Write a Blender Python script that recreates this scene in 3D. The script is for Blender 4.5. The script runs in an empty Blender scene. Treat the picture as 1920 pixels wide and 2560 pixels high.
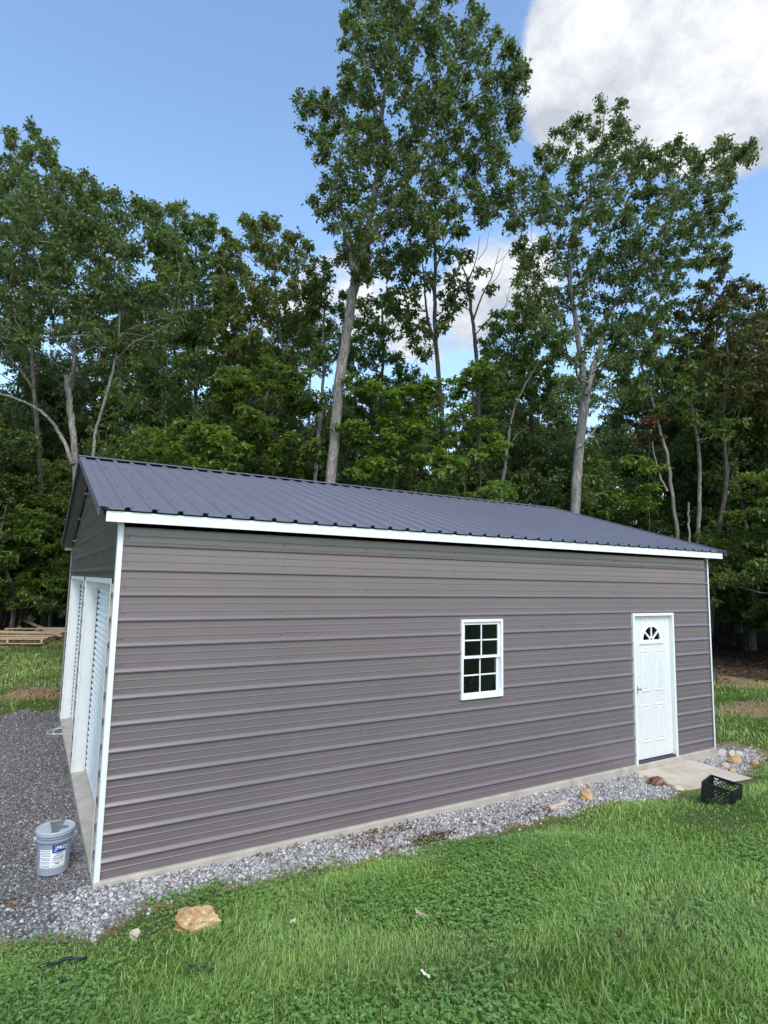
import bpy, bmesh, math, random
import numpy as np
from mathutils import Vector, Matrix

# ------------------------------------------------------------------ camera
SC = bpy.context.scene
F_PX, IMG_W, IMG_H = 1482.2, 1920.0, 2560.0
CAM = np.array([-0.626, -5.884, 2.604])
YAW, PITCH, ROLL = -0.5316, 0.1145, 0.0197
def basis():
    cy, sy = math.cos(YAW), math.sin(YAW)
    fwd = np.array([-sy*math.cos(PITCH), cy*math.cos(PITCH), math.sin(PITCH)])
    right = np.array([cy, sy, 0.0]); up = np.cross(right, fwd)
    r = math.cos(ROLL)*right + math.sin(ROLL)*up
    u = -math.sin(ROLL)*right + math.cos(ROLL)*up
    return r, u, fwd
CR, CU, CF = basis()
cam_d = bpy.data.cameras.new('camera'); cam = bpy.data.objects.new('camera', cam_d)
SC.collection.objects.link(cam); SC.camera = cam
cam_d.sensor_fit = 'VERTICAL'; cam_d.sensor_height = 24.0
cam_d.lens = 24.0*F_PX/IMG_H
cam_d.clip_start = 0.05; cam_d.clip_end = 2000
cam.matrix_world = Matrix(((CR[0], CU[0], -CF[0], CAM[0]), (CR[1], CU[1], -CF[1], CAM[1]),
                           (CR[2], CU[2], -CF[2], CAM[2]), (0, 0, 0, 1)))
def ray(u, v):
    return CF + CR*(u-960)/F_PX - CU*(v-1280)/F_PX
def at(u, v, D):                       # a point D metres in front of the lens
    return CAM + D*ray(u, v)

# ------------------------------------------------------------------ light
SUN_EL, SUN_AZ = math.radians(46), math.radians(193)      # azimuth from +Y towards +X
w = bpy.data.worlds.new('World'); SC.world = w; w.use_nodes = True
nt = w.node_tree; nt.nodes.clear()
def nn(tree, t, **kw):
    n = tree.nodes.new(t)
    for k, v in kw.items(): setattr(n, k, v)
    return n
sky = nn(nt, 'ShaderNodeTexSky', sky_type='NISHITA', sun_disc=False, sun_elevation=SUN_EL, sun_rotation=SUN_AZ,
         altitude=250, air_density=1.35, dust_density=0.15, ozone_density=3.2)
tc = nn(nt, 'ShaderNodeTexCoord')
nrm = nn(nt, 'ShaderNodeVectorMath', operation='NORMALIZE'); nt.links.new(tc.outputs['Generated'], nrm.inputs[0])
def mth(op, a, b=None, c=None, clamp=False, tree=None):
    tree = tree or nt
    n = nn(tree, 'ShaderNodeMath', operation=op, use_clamp=clamp)
    for i, x in enumerate((a, b, c)):
        if x is None: continue
        if isinstance(x, (int, float)): n.inputs[i].default_value = x
        else: tree.links.new(x, n.inputs[i])
    return n.outputs[0]
def cloud_noise(scale, detail, off, rough=.55, dist=0.0):
    m = nn(nt, 'ShaderNodeMapping'); m.inputs['Location'].default_value = off; m.inputs['Scale'].default_value = (1, 1, 1.5)
    nt.links.new(nrm.outputs[0], m.inputs[0])
    n = nn(nt, 'ShaderNodeTexNoise'); n.inputs['Scale'].default_value = scale; n.inputs['Detail'].default_value = detail
    n.inputs['Roughness'].default_value = rough; n.inputs['Distortion'].default_value = dist
    nt.links.new(m.outputs[0], n.inputs['Vector'])
    return n.outputs['Fac']
cov = mth('MULTIPLY_ADD', cloud_noise(6.5, 12, (3.1, 1.7, .4), .64, .35), 1.0, -0.5)
cov = mth('MULTIPLY', cov, 1.75)
# cumulus banks: (pixel, angular radius, weight); the rest of the sky carries the same thin broken cloud
for (u, v, rad, wt) in [(1640, 70, 10, .62), (1480, 190, 7, .6), (1790, 110, 10, .62), (1940, 40, 11, .58), (1500, 50, 7, .52), (1880, 220, 6, .46), (1660, 250, 7, .5), (1400, 290, 4.5, .48),
                        (1260, 730, 7, 0.6), (1100, 820, 6, 0.48), (960, 780, 5.5, 0.44), (820, 730, 5, 0.39), (640, 830, 8, 0.49), (-1500, 300, 18, 0.59), (3600, 500, 20, 0.59)]:
    d = ray(u, v); d = d/np.linalg.norm(d)
    dt = nn(nt, 'ShaderNodeVectorMath', operation='DOT_PRODUCT'); nt.links.new(nrm.outputs[0], dt.inputs[0]); dt.inputs[1].default_value = d
    mr = nn(nt, 'ShaderNodeMapRange', interpolation_type='SMOOTHSTEP')
    mr.inputs[1].default_value = math.cos(math.radians(rad)); mr.inputs[2].default_value = math.cos(math.radians(rad*.2))
    mr.inputs[3].default_value = 0; mr.inputs[4].default_value = wt
    nt.links.new(dt.outputs['Value'], mr.inputs[0])
    cov = mth('ADD', cov, mr.outputs[0])
mr = nn(nt, 'ShaderNodeMapRange', interpolation_type='SMOOTHSTEP'); nt.links.new(cov, mr.inputs[0])
mr.inputs[1].default_value = .27; mr.inputs[2].default_value = .72; mr.inputs[3].default_value = 0; mr.inputs[4].default_value = .97
shade = cloud_noise(7.5, 9, (8.3, 2.2, 5.1), .62)
cr = nn(nt, 'ShaderNodeValToRGB'); nt.links.new(shade, cr.inputs[0])
cr.color_ramp.elements[0].position = .36; cr.color_ramp.elements[0].color = (2.1, 2.25, 2.55, 1)
cr.color_ramp.elements[1].position = .6; cr.color_ramp.elements[1].color = (3.75, 3.78, 3.85, 1)
mix = nn(nt, 'ShaderNodeMix', data_type='RGBA')
nt.links.new(mr.outputs[0], mix.inputs['Factor']); nt.links.new(sky.outputs[0], mix.inputs['A']); nt.links.new(cr.outputs[0], mix.inputs['B'])
bg = nn(nt, 'ShaderNodeBackground'); bg.inputs['Strength'].default_value = 0.118
nt.links.new(mix.outputs['Result'], bg.inputs['Color'])
wo = nn(nt, 'ShaderNodeOutputWorld'); nt.links.new(bg.outputs[0], wo.inputs[0])

sd = bpy.data.lights.new('sun', 'SUN'); sd.energy = 1.35; sd.angle = math.radians(28); sd.color = (1.0, .88, .72)
so = bpy.data.objects.new('sun', sd); SC.collection.objects.link(so)
to_sun = Vector((math.sin(SUN_AZ)*math.cos(SUN_EL), math.cos(SUN_AZ)*math.cos(SUN_EL), math.sin(SUN_EL)))
so.rotation_euler = to_sun.to_track_quat('Z', 'Y').to_euler(); so.location = (0, -20, 30)
vs = SC.view_settings; vs.view_transform = 'Standard'; vs.look = 'None'; vs.gamma = 1; vs.exposure = 1.27; vs.use_curve_mapping = False

# ------------------------------------------------------------------ helpers
COL = SC.collection
def tag(o, label=None, cat=None, group=None, kind=None):
    if label: o['label'] = label
    if cat: o['category'] = cat
    if group: o['group'] = group
    if kind: o['kind'] = kind
    return o
def empty(name, loc=(0, 0, 0), rz=0):
    o = bpy.data.objects.new(name, None); COL.objects.link(o); o.location = [float(c) for c in loc]; o.rotation_euler = (0, 0, rz)
    o.empty_display_size = .1
    return o
def link(name, me, mat=None, parent=None, loc=None, rot=None):
    o = bpy.data.objects.new(name, me); COL.objects.link(o)
    if mat is not None and not me.materials: me.materials.append(mat)
    if parent: o.parent = parent
    if loc is not None: o.location = [float(c) for c in loc]
    if rot is not None: o.rotation_euler = rot
    return o
def np_mesh(name, V, Fs, smooth=False):
    """V (N,3); Fs list of int arrays (M,k)"""
    me = bpy.data.meshes.new(name)
    V = np.asarray(V, np.float32); me.vertices.add(len(V)); me.vertices.foreach_set('co', V.ravel())
    Fs = [np.asarray(f, np.int32) for f in Fs if len(f)]
    tot = np.concatenate([np.full(len(f), f.shape[1], np.int32) for f in Fs])
    idx = np.concatenate([f.ravel() for f in Fs])
    st = np.concatenate([[0], np.cumsum(tot)[:-1]]).astype(np.int32)
    me.loops.add(len(idx)); me.loops.foreach_set('vertex_index', idx)
    me.polygons.add(len(tot)); me.polygons.foreach_set('loop_start', st); me.polygons.foreach_set('loop_total', tot)
    if smooth: me.polygons.foreach_set('use_smooth', np.ones(len(tot), bool))
    me.update(calc_edges=True)
    return me
class MB:
    """collects simple solids into one mesh"""
    def __init__(s): s.v = []; s.f = []
    def box(s, a, b):
        x0, y0, z0 = a; x1, y1, z1 = b; n = len(s.v)
        s.v += [(x0, y0, z0), (x1, y0, z0), (x1, y1, z0), (x0, y1, z0), (x0, y0, z1), (x1, y0, z1), (x1, y1, z1), (x0, y1, z1)]
        s.f += [[n+i for i in q] for q in ((0, 3, 2, 1), (4, 5, 6, 7), (0, 1, 5, 4), (1, 2, 6, 5), (2, 3, 7, 6), (3, 0, 4, 7))]
        return s
    def bar(s, p, q, wd, th, up=(0, 0, 1)):
        p, q = Vector(p), Vector(q); d = (q-p).normalized(); sd_ = d.cross(Vector(up))
        if sd_.length < 1e-4: sd_ = d.cross(Vector((1, 0, 0)))
        sd_.normalize(); u = sd_.cross(d).normalized(); n = len(s.v)
        for e in (p, q):
            for a, b in ((-1, -1), (1, -1), (1, 1), (-1, 1)):
                s.v.append(tuple(e+sd_*(a*wd/2)+u*(b*th/2)))
        s.f += [[n+i for i in qd] for qd in ((0, 3, 2, 1), (4, 5, 6, 7), (0, 1, 5, 4), (1, 2, 6, 5), (2, 3, 7, 6), (3, 0, 4, 7))]
        return s
    def prism(s, pts, off):
        """polygon pts (3d) swept by vector off"""
        n = len(s.v); k = len(pts); off = Vector(off)
        s.v += [tuple(p) for p in pts]+[tuple(Vector(p)+off) for p in pts]
        s.f.append([n+i for i in range(k)][::-1]); s.f.append([n+k+i for i in range(k)])
        s.f += [[n+i, n+(i+1) % k, n+k+(i+1) % k, n+k+i] for i in range(k)]
        return s
    def tube(s, pts, rad, n=8, cap=True):
        pts = [Vector(p) for p in pts]; rad = rad if hasattr(rad, '__len__') else [rad]*len(pts)
        base = len(s.v); ref = Vector((.31, .77, .55))
        for i, p in enumerate(pts):
            t = (pts[min(i+1, len(pts)-1)]-pts[max(i-1, 0)]).normalized()
            a = t.cross(ref).normalized(); b = t.cross(a)
            for k in range(n):
                an = 2*math.pi*k/n; s.v.append(tuple(p+(a*math.cos(an)+b*math.sin(an))*rad[i]))
        for i in range(len(pts)-1):
            for k in range(n):
                s.f.append([base+i*n+k, base+i*n+(k+1) % n, base+(i+1)*n+(k+1) % n, base+(i+1)*n+k])
        if cap:
            s.f.append([base+k for k in range(n)]); s.f.append([base+(len(pts)-1)*n+k for k in range(n)][::-1])
        return s
    def lathe(s, prof, n=32, c=(0, 0, 0)):
        base = len(s.v)
        for r, z in prof:
            for k in range(n):
                a = 2*math.pi*k/n; s.v.append((c[0]+r*math.cos(a), c[1]+r*math.sin(a), c[2]+z))
        for i in range(len(prof)-1):
            for k in range(n):
                s.f.append([base+i*n+k, base+i*n+(k+1) % n, base+(i+1)*n+(k+1) % n, base+(i+1)*n+k])
        return s
    def mesh(s, name, smooth=False):
        me = bpy.data.meshes.new(name); me.from_pydata(s.v, [], s.f)
        if smooth: me.polygons.foreach_set('use_smooth', np.ones(len(me.polygons), bool))
        me.update(); return me
    def build(s, name, mat, parent=None, smooth=False, loc=None, bevel=0, rot=None):
        o = link(name, s.mesh(name, smooth), mat, parent, loc, rot)
        if bevel:
            m = o.modifiers.new('bevel', 'BEVEL'); m.width = bevel; m.segments = 2; m.limit_method = 'ANGLE'
        return o

# ------------------------------------------------------------------ materials
def newmat(name):
    m = bpy.data.materials.new(name); m.use_nodes = True; t = m.node_tree; t.nodes.clear()
    out = nn(t, 'ShaderNodeOutputMaterial'); b = nn(t, 'ShaderNodeBsdfPrincipled'); t.links.new(b.outputs[0], out.inputs[0])
    return m, t, b, out
def ramp(t, fac, stops):
    n = nn(t, 'ShaderNodeValToRGB'); t.links.new(fac, n.inputs[0]); e = n.color_ramp.elements
    while len(e) < len(stops): e.new(.5)
    for i, (p, c) in enumerate(stops): e[i].position = p; e[i].color = (*c, 1)
    return n.outputs[0]
def noise(t, scale, detail=4, rough=.55, vec=None, scl=None, dist=0):
    n = nn(t, 'ShaderNodeTexNoise'); n.inputs['Scale'].default_value = scale; n.inputs['Detail'].default_value = detail
    n.inputs['Roughness'].default_value = rough; n.inputs['Distortion'].default_value = dist
    if vec is None:
        c = nn(t, 'ShaderNodeTexCoord'); vec = c.outputs['Object']
    if scl:
        m = nn(t, 'ShaderNodeMapping'); m.inputs['Scale'].default_value = scl; t.links.new(vec, m.inputs[0]); vec = m.outputs[0]
    t.links.new(vec, n.inputs['Vector'])
    return n.outputs['Fac']
def bump(t, b, h, strength=.3, dist=.01):
    n = nn(t, 'ShaderNodeBump'); n.inputs['Strength'].default_value = strength; n.inputs['Distance'].default_value = dist
    t.links.new(h, n.inputs['Height']); t.links.new(n.outputs[0], b.inputs['Normal'])
def mixc(t, fac, a, b, mode='MIX'):
    n = nn(t, 'ShaderNodeMix', data_type='RGBA', blend_type=mode)
    for nm, x in (('Factor', fac), ('A', a), ('B', b)):
        if isinstance(x, (int, float)): n.inputs[nm].default_value = x
        elif isinstance(x, tuple): n.inputs[nm].default_value = (*x, 1)
        else: t.links.new(x, n.inputs[nm])
    return n.outputs['Result']
def simple(name, c1, c2, scale=3, rough=.5, spec=.5, scl=None, bmp=0, bscale=60, metallic=0, bdist=.004):
    m, t, b, o = newmat(name)
    f = noise(t, scale, 5, scl=scl)
    t.links.new(ramp(t, f, [(.3, c1), (.7, c2)]), b.inputs['Base Color'])
    b.inputs['Roughness'].default_value = rough; b.inputs['Specular IOR Level'].default_value = spec; b.inputs['Metallic'].default_value = metallic
    if bmp: bump(t, b, noise(t, bscale, 5, scl=scl), bmp, bdist)
    return m
M = {}
def siding(name, c1, c2, rough, coat=0, dusty=None):
    m, t, b, o = newmat(name)
    f = noise(t, .9, 4); g = noise(t, 1.6, 4, scl=(.6, 1, 1))
    c = ramp(t, f, [(.3, c1), (.7, c2)])
    if dusty:
        c = mixc(t, mth('MULTIPLY', ramp(t, g, [(.45, (0, 0, 0)), (.8, (1, 1, 1))]), .22, tree=t), c, dusty)
    t.links.new(c, b.inputs['Base Color'])
    b.inputs['Specular IOR Level'].default_value = .5
    t.links.new(ramp(t, g, [(.3, (rough,)*3), (.75, (rough+.14,)*3)]), b.inputs['Roughness'])
    b.inputs['Coat Weight'].default_value = coat; b.inputs['Coat Roughness'].default_value = .18
    bump(t, b, noise(t, 2.2, 3, scl=(.5, 1, 1)), .12, .03)      # slight oil-canning of the sheet
    return m
M['wall'] = siding('wall_paint', (.166, .136, .138), (.182, .149, .150), .25, .45)
M['roof'] = siding('roof_paint', (.165, .165, .203), (.18, .18, .218), .30, dusty=None)
M['trim'] = simple('white_trim', (.76, .79, .77), (.82, .85, .83), 4, .38)
M['soffit'] = simple('soffit_grey', (.15, .155, .15), (.19, .195, .185), 3, .45)
M['dark_metal'] = simple('screw_dark', (.03, .03, .04), (.05, .05, .06), 30, .4)
M['vinyl'] = simple('window_vinyl', (.82, .85, .85), (.87, .9, .9), 6, .35)
def door_mat():
    m, t, b, o = newmat('door_paint')
    f = noise(t, 26, 8, .7, scl=(1, 1, .22)); s = noise(t, 48, 6, .75, scl=(1, 1, .45))
    spots = ramp(t, s, [(.575, (0, 0, 0)), (.62, (1, 1, 1))]); area = ramp(t, noise(t, 3.5, 3), [(.42, (0, 0, 0)), (.6, (1, 1, 1))])
    k = mth('MULTIPLY', spots, area, tree=t); k = mth('MULTIPLY', k, .8, tree=t)
    t.links.new(mixc(t, k, ramp(t, f, [(.3, (.68, .69, .67)), (.7, (.76, .775, .755))]), (.38, .42, .42)), b.inputs['Base Color'])
    b.inputs['Roughness'].default_value = .42; bump(t, b, f, .25, .003)
    return m
M['door'] = door_mat()
M['curtain'] = simple('roll_door_white', (.66, .71, .71), (.8, .84, .84), 2.5, .22, .6, scl=(1, .6, 3))
M['concrete'] = simple('concrete', (.36, .33, .27), (.52, .48, .41), 4, .9, .2, bmp=.5, bscale=70)
def slab_mat():
    m, t, b, o = newmat('slab_concrete')
    a = noise(t, 2.2, 6, .62); f = noise(t, 30, 6, .7); st = noise(t, 5, 4, scl=(.5, 4, 1))
    c = ramp(t, a, [(.3, (.42, .355, .255)), (.55, (.56, .50, .39)), (.75, (.62, .57, .47))])
    c = mixc(t, mth('MULTIPLY', ramp(t, st, [(.55, (0, 0, 0)), (.7, (1, 1, 1))]), .4, tree=t), c, (.30, .26, .20))
    c = mixc(t, mth('MULTIPLY', ramp(t, f, [(.58, (0, 0, 0)), (.7, (1, 1, 1))]), .3, tree=t), c, (.25, .22, .18))
    t.links.new(c, b.inputs['Base Color']); b.inputs['Roughness'].default_value = .9; b.inputs['Specular IOR Level'].default_value = .2
    bump(t, b, f, .4, .004); return m
M['slab'] = slab_mat()
def glass_mat():
    m, t, b, o = newmat('window_glass'); t.nodes.remove(b)
    tr = nn(t, 'ShaderNodeBsdfTransparent'); tr.inputs[0].default_value = (.62, .66, .68, 1)
    g = nn(t, 'ShaderNodeBsdfGlossy'); g.inputs['Roughness'].default_value = .02; g.inputs['Color'].default_value = (.9, .9, .9, 1)
    fr = nn(t, 'ShaderNodeFresnel'); fr.inputs[0].default_value = 1.5
    mx = nn(t, 'ShaderNodeMixShader'); t.links.new(fr.outputs[0], mx.inputs[0]); t.links.new(tr.outputs[0], mx.inputs[1]); t.links.new(g.outputs[0], mx.inputs[2])
    t.links.new(mx.outputs[0], o.inputs[0]); return m
M['glass'] = glass_mat()
M['chrome'] = simple('satin_nickel', (.55, .55, .54), (.65, .65, .63), 10, .22, metallic=1)
M['inside'] = simple('bare_steel_inside', (.16, .16, .165), (.22, .22, .225), 3, .6)
M['frame_steel'] = simple('galvanised_frame', (.30, .31, .32), (.40, .41, .42), 12, .4, metallic=.4)
M['black_plastic'] = simple('black_plastic', (.008, .008, .010), (.016, .016, .018), 12, .45)
M['pail'] = simple('pail_grey', (.29, .32, .37), (.34, .37, .42), 5, .42)
M['pail_lid'] = simple('pail_lid', (.38, .43, .46), (.45, .50, .53), 5, .4)
M['label'] = simple('label_paper', (.80, .82, .82), (.86, .88, .88), 5, .6)
M['label_blue'] = simple('label_blue', (.010, .060, .26), (.012, .085, .33), 4, .5)
M['ink'] = simple('label_ink', (.10, .11, .13), (.2, .21, .23), 60, .7)
M['ink_light'] = simple('label_light_print', (.75, .85, .78), (.8, .9, .8), 10, .6)
M['logo_violet'] = simple('label_logo', (.30, .30, .62), (.36, .36, .7), 10, .6)
M['flashing'] = simple('grey_flashing', (.13, .14, .15), (.18, .19, .2), 6, .35)
M['rope'] = simple('white_cord', (.66, .66, .62), (.75, .75, .7), 40, .8)
M['wood'] = simple('weathered_wood', (.36, .24, .14), (.62, .46, .30), 7, .8, .2, scl=(1, 9, 9), bmp=.3, bscale=30)
M['wood_pink'] = simple('weathered_board', (.42, .32, .26), (.58, .46, .39), 8, .8, .2, scl=(1, 8, 8), bmp=.3, bscale=30)
M['hose'] = simple('black_rubber', (.012, .013, .015), (.03, .032, .036), 20, .5)
def rockmat(name, stops, scale=6):
    m, t, b, o = newmat(name)
    f = noise(t, scale, 8, .65, dist=.4); s = noise(t, scale*5, 6, .7)
    c = ramp(t, f, stops); c = mixc(t, mth('MULTIPLY', ramp(t, s, [(.52, (0, 0, 0)), (.68, (1, 1, 1))]), .45, tree=t), c, tuple(x*.45 for x in stops[0][1]))
    t.links.new(c, b.inputs['Base Color']); b.inputs['Roughness'].default_value = .9; b.inputs['Specular IOR Level'].default_value = .2
    bump(t, b, s, .8, .012); return m
M['rock_tan'] = rockmat('tan_rock', [(.35, (.34, .19, .08)), (.5, (.58, .39, .20)), (.66, (.74, .57, .36))], 9)
M['rock_pale'] = rockmat('pale_rock', [(.3, (.46, .38, .27)), (.55, (.66, .57, .42)), (.75, (.72, .66, .54))], 14)
M['rock_red'] = rockmat('red_rock', [(.35, (.07, .035, .025)), (.5, (.17, .09, .06)), (.66, (.40, .26, .17))], 11)
M['rock_pink'] = rockmat('pink_rock', [(.3, (.5, .40, .36)), (.55, (.64, .55, .5)), (.75, (.7, .63, .58))], 14)
def barkmat(name, c1, c2, c3):
    m, t, b, o = newmat(name)
    tcn = nn(t, 'ShaderNodeTexCoord'); ov = tcn.outputs['Object']
    f = noise(t, 14, 8, .72, vec=ov, scl=(1, 1, .2), dist=1.2); g = noise(t, 2.0, 5, .6, vec=ov, scl=(1, 1, .4)); h_ = noise(t, 30, 5, .7, vec=ov, scl=(1, 1, .5))
    c = ramp(t, f, [(.38, c1), (.5, c2), (.62, c3)])
    c = mixc(t, mth('MULTIPLY', ramp(t, g, [(.45, (0, 0, 0)), (.58, (1, 1, 1))]), .6, tree=t), c, tuple(x*.55 for x in c2))
    c = mixc(t, mth('MULTIPLY', ramp(t, h_, [(.5, (0, 0, 0)), (.6, (1, 1, 1))]), .5, tree=t), c, tuple(x*1.15 for x in c1))
    t.links.new(c, b.inputs['Base Color']); b.inputs['Roughness'].default_value = .95; b.inputs['Specular IOR Level'].default_value = .1
    bump(t, b, f, 1.0, .08); return m
M['bark'] = barkmat('bark_grey', (.12, .105, .09), (.38, .345, .305), (.56, .52, .47))
M['bark_dark'] = barkmat('bark_dark', (.05, .044, .038), (.125, .112, .098), (.22, .2, .18))
M['bark_pale'] = barkmat('bark_pale', (.14, .13, .115), (.36, .34, .31), (.52, .50, .46))
def leafmat(name, cols, trans=.28, rough=.48):
    m, t, b, o = newmat(name)
    g = nn(t, 'ShaderNodeNewGeometry'); c = ramp(t, g.outputs['Random Per Island'], [(i/(len(cols)-1), x) for i, x in enumerate(cols)])
    f = noise(t, .55, 3); c = mixc(t, 1.0, c, ramp(t, f, [(.3, (.78, .80, .85)), (.7, (1.18, 1.14, 1.0))]), 'MULTIPLY')
    t.links.new(c, b.inputs['Base Color']); b.inputs['Roughness'].default_value = rough; b.inputs['Specular IOR Level'].default_value = .35
    tl = nn(t, 'ShaderNodeBsdfTranslucent'); tcx = mixc(t, 1.0, c, (1.25, 1.45, .6), 'MULTIPLY'); t.links.new(tcx, tl.inputs[0])
    mx = nn(t, 'ShaderNodeMixShader'); mx.inputs[0].default_value = trans
    t.links.new(b.outputs[0], mx.inputs[1]); t.links.new(tl.outputs[0], mx.inputs[2]); t.links.new(mx.outputs[0], o.inputs[0])
    return m
M['oak'] = leafmat('oak_leaves', [(0.056, 0.089, 0.039), (0.089, 0.133, 0.056), (0.119, 0.171, 0.068), (0.164, 0.216, 0.086), (0.178, 0.194, 0.075)], 0.4)
M['maple'] = leafmat('maple_leaves', [(.075, .13, .034), (.12, .19, .045), (.16, .245, .06), (.22, .30, .08), (.25, .31, .085)], .45)
M['mid'] = leafmat('mixed_leaves', [(.07, .115, .038), (.11, .165, .05), (.15, .21, .064), (.20, .25, .08)], .42)
M['yellowish'] = leafmat('yellow_green_leaves', [(0.083, 0.128, 0.039), (0.12, 0.172, 0.051), (0.172, 0.217, 0.066), (0.209, 0.224, 0.075), (0.194, 0.149, 0.06)], 0.4)
M['bronze'] = leafmat('bronze_leaves', [(.07, .085, .038), (.105, .105, .046), (.085, .105, .042), (.16, .11, .055), (.11, .125, .05)], .4)
M['red_dry'] = leafmat('dead_red_leaves', [(.10, .05, .035), (.15, .075, .05), (.22, .12, .08), (.12, .10, .05)], .3)
M['grass'] = leafmat('grass_blades', [(.135, .25, .052), (.185, .325, .07), (.24, .40, .10), (.295, .465, .135), (.345, .51, .17), (.40, .50, .19)], .4, .40)
M['grass_dry'] = leafmat('dry_grass', [(.10, .12, .04), (.17, .16, .065), (.26, .21, .10), (.34, .26, .13)], .2)
M['clover'] = leafmat('clover', [(.10, .22, .05), (.155, .30, .072), (.20, .37, .10), (.27, .44, .145)], .32, .42)
M['dead_leaf'] = leafmat('fallen_leaves', [(.085, .048, .032), (.14, .08, .05), (.21, .13, .085), (.32, .23, .16)], .1, .8)
def stonemat(name, stops):
    m, t, b, o = newmat(name); g = nn(t, 'ShaderNodeNewGeometry')
    c = ramp(t, g.outputs['Random Per Island'], stops); f = noise(t, 90, 4)
    t.links.new(mixc(t, 1.0, c, ramp(t, f, [(.3, (.8, .8, .8)), (.7, (1.15, 1.15, 1.15))]), 'MULTIPLY'), b.inputs['Base Color'])
    b.inputs['Roughness'].default_value = .85; b.inputs['Specular IOR Level'].default_value = .25; return m
M['stone_light'] = stonemat('light_gravel', [(0, (.15, .145, .14)), (.3, (.285, .278, .268)), (.65, (.41, .40, .385)), (.85, (.55, .535, .515)), (1, (.68, .65, .61))])
M['stone_dark'] = stonemat('dark_gravel', [(0, (.07, .067, .067)), (.35, (.135, .13, .13)), (.7, (.21, .205, .204)), (.93, (.34, .33, .32)), (1, (.64, .61, .57))])

# ------------------------------------------------------------------ terrain
def sp(t, k=.05): return .5*(t+np.sqrt(t*t+k))
def H(x, y):
    x = np.asarray(x, float); y = np.asarray(y, float)
    z = np.interp(x, [-3, 0, 4, 7, 9.4, 12], [-.05, -.062, -.085, -.12, -.17, -.15])+.215*(sp(-y-.72)-sp(-y-10)) + .058*(sp(y-8.2)-sp(y-70)) + .03*(sp(x-11)-sp(x-70))
    far = np.clip((np.hypot(x-4.6, y-3.6)-6.5)/6, 0, 1)
    z = z+far*(.05*np.sin(x*.9+1.3)*np.sin(y*.8+.4)+.03*np.sin(x*2.1+y*1.7))
    return z+.012*np.sin(x*3.7+.5)*np.sin(y*4.3+1.1)
def hit(u, v):
    d = ray(u, v); t = 1.5
    while t < 90:
        p = CAM+t*d
        if p[2] < H(p[0], p[1]): break
        t += .02
    return CAM+t*d
_e = [hit(u, v)[:2] for u, v in [(0, 2360), (96, 2351), (232, 2335), (290, 2293), (367, 2262), (455, 2243), (540, 2216), (618, 2200), (736, 2179), (833, 2165), (902, 2142), (1019, 2134), (1110, 2105), (1178, 2079), (1278, 2063), (1349, 2047), (1457, 2015), (1520, 2006), (1601, 2002), (1662, 1988)]]
EX = [-7]+[p[0] for p in _e]+[8.2, 8.8, 9.6, 10.3]
EY = [-.2]+[p[1] for p in _e]+[-.78, -.6, -.45, -.05]
def wob(x, y): return .06*np.sin(x*5.1+y*3)+.05*np.sin(x*11.3-y*7)+.03*np.sin(x*23+y*17)
def gravel_d(x, y):                    # >0 inside the gravel
    e = np.interp(x, EX, EY)+wob(x, y)*.8
    a = np.minimum(y-e, 10.25-x+wob(y, x))
    strip = np.minimum(a, .45-y+np.where(x > 9.1, -.1, 3.))
    strip = np.where((x > .0) & (x < 9.15) & (y > .2), np.where(y < 7.25, 1., -1.), strip)
    drive = np.minimum(np.minimum(y-e, .25-x), np.minimum(7.7+wob(x, y)*3-y, x+6.5))
    return np.maximum(np.where(x > -.05, strip, -1), drive)
FX = [-60, -2, 2, 4, 11, 14, 17.5, 22, 40, 120]; FY = [22, 19, 16, 10.5, 9.3, 6, 3.0, -1.0, -12, -50]
def forest_d(x, y): return y-np.interp(x, FX, FY)+wob(x*.3, y*.3)*8
dirt_spots = [(hit(95, 1732), .8, .7), (hit(60, 1600), 1.6, 1.2), (hit(1880, 1775), 1.2, .7), (hit(1845, 1700), 1.6, 1.2), (hit(1880, 1890), .5, .3), (hit(980, 2110), .25, .12), (hit(620, 2205), .3, .1)]
def dirt_d(x, y):
    r = np.full(np.shape(x), -1.)
    for p, a, b in dirt_spots: r = np.maximum(r, 1-np.hypot((x-p[0])/a, (y-p[1])/b)+wob(x, y)*1.5)
    return r
def axis(a, b, lo, hi, step):
    g = lambda s, e, n: s+(e-s)*np.linspace(0, 1, n)**2.2
    return np.concatenate([g(a, lo, 34)[::1] if False else (lo-(lo-a)*np.linspace(1, 0, 34)**2.2)[:-1], np.arange(lo, hi, step), g(hi, b, 34)])
gx = axis(-300, 340, -5, 18, .11); gy = axis(-260, 360, -9, 13, .11)
X, Y = np.meshgrid(gx, gy); Z = H(X, Y)
nx_, ny_ = len(gx), len(gy)
ii = (np.arange(ny_-1)[:, None]*nx_+np.arange(nx_-1)[None, :]).ravel()
gm = np_mesh('ground', np.stack([X, Y, Z], -1).reshape(-1, 3), [np.stack([ii, ii+1, ii+1+nx_, ii+nx_], -1)], True)
ca = gm.color_attributes.new('zone', 'FLOAT_COLOR', 'POINT')
zone = np.ones((nx_*ny_, 4), np.float32)
zone[:, 0] = np.clip(gravel_d(X, Y).ravel()*4+.5, 0, 1); zone[:, 1] = np.clip(forest_d(X, Y).ravel()*.5+.5, 0, 1); zone[:, 2] = np.clip(np.maximum(dirt_d(X, Y), .35-np.abs(gravel_d(X, Y)+.06)*3.2).ravel()*1.5+.35, 0, 1)
drv = np.clip((-X+.15)*1.6+.1+(Y+.2)*.25, 0, 1)*(X < .5); zone[:, 3] = drv.ravel()
ca.data.foreach_set('color', zone.ravel())
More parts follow.
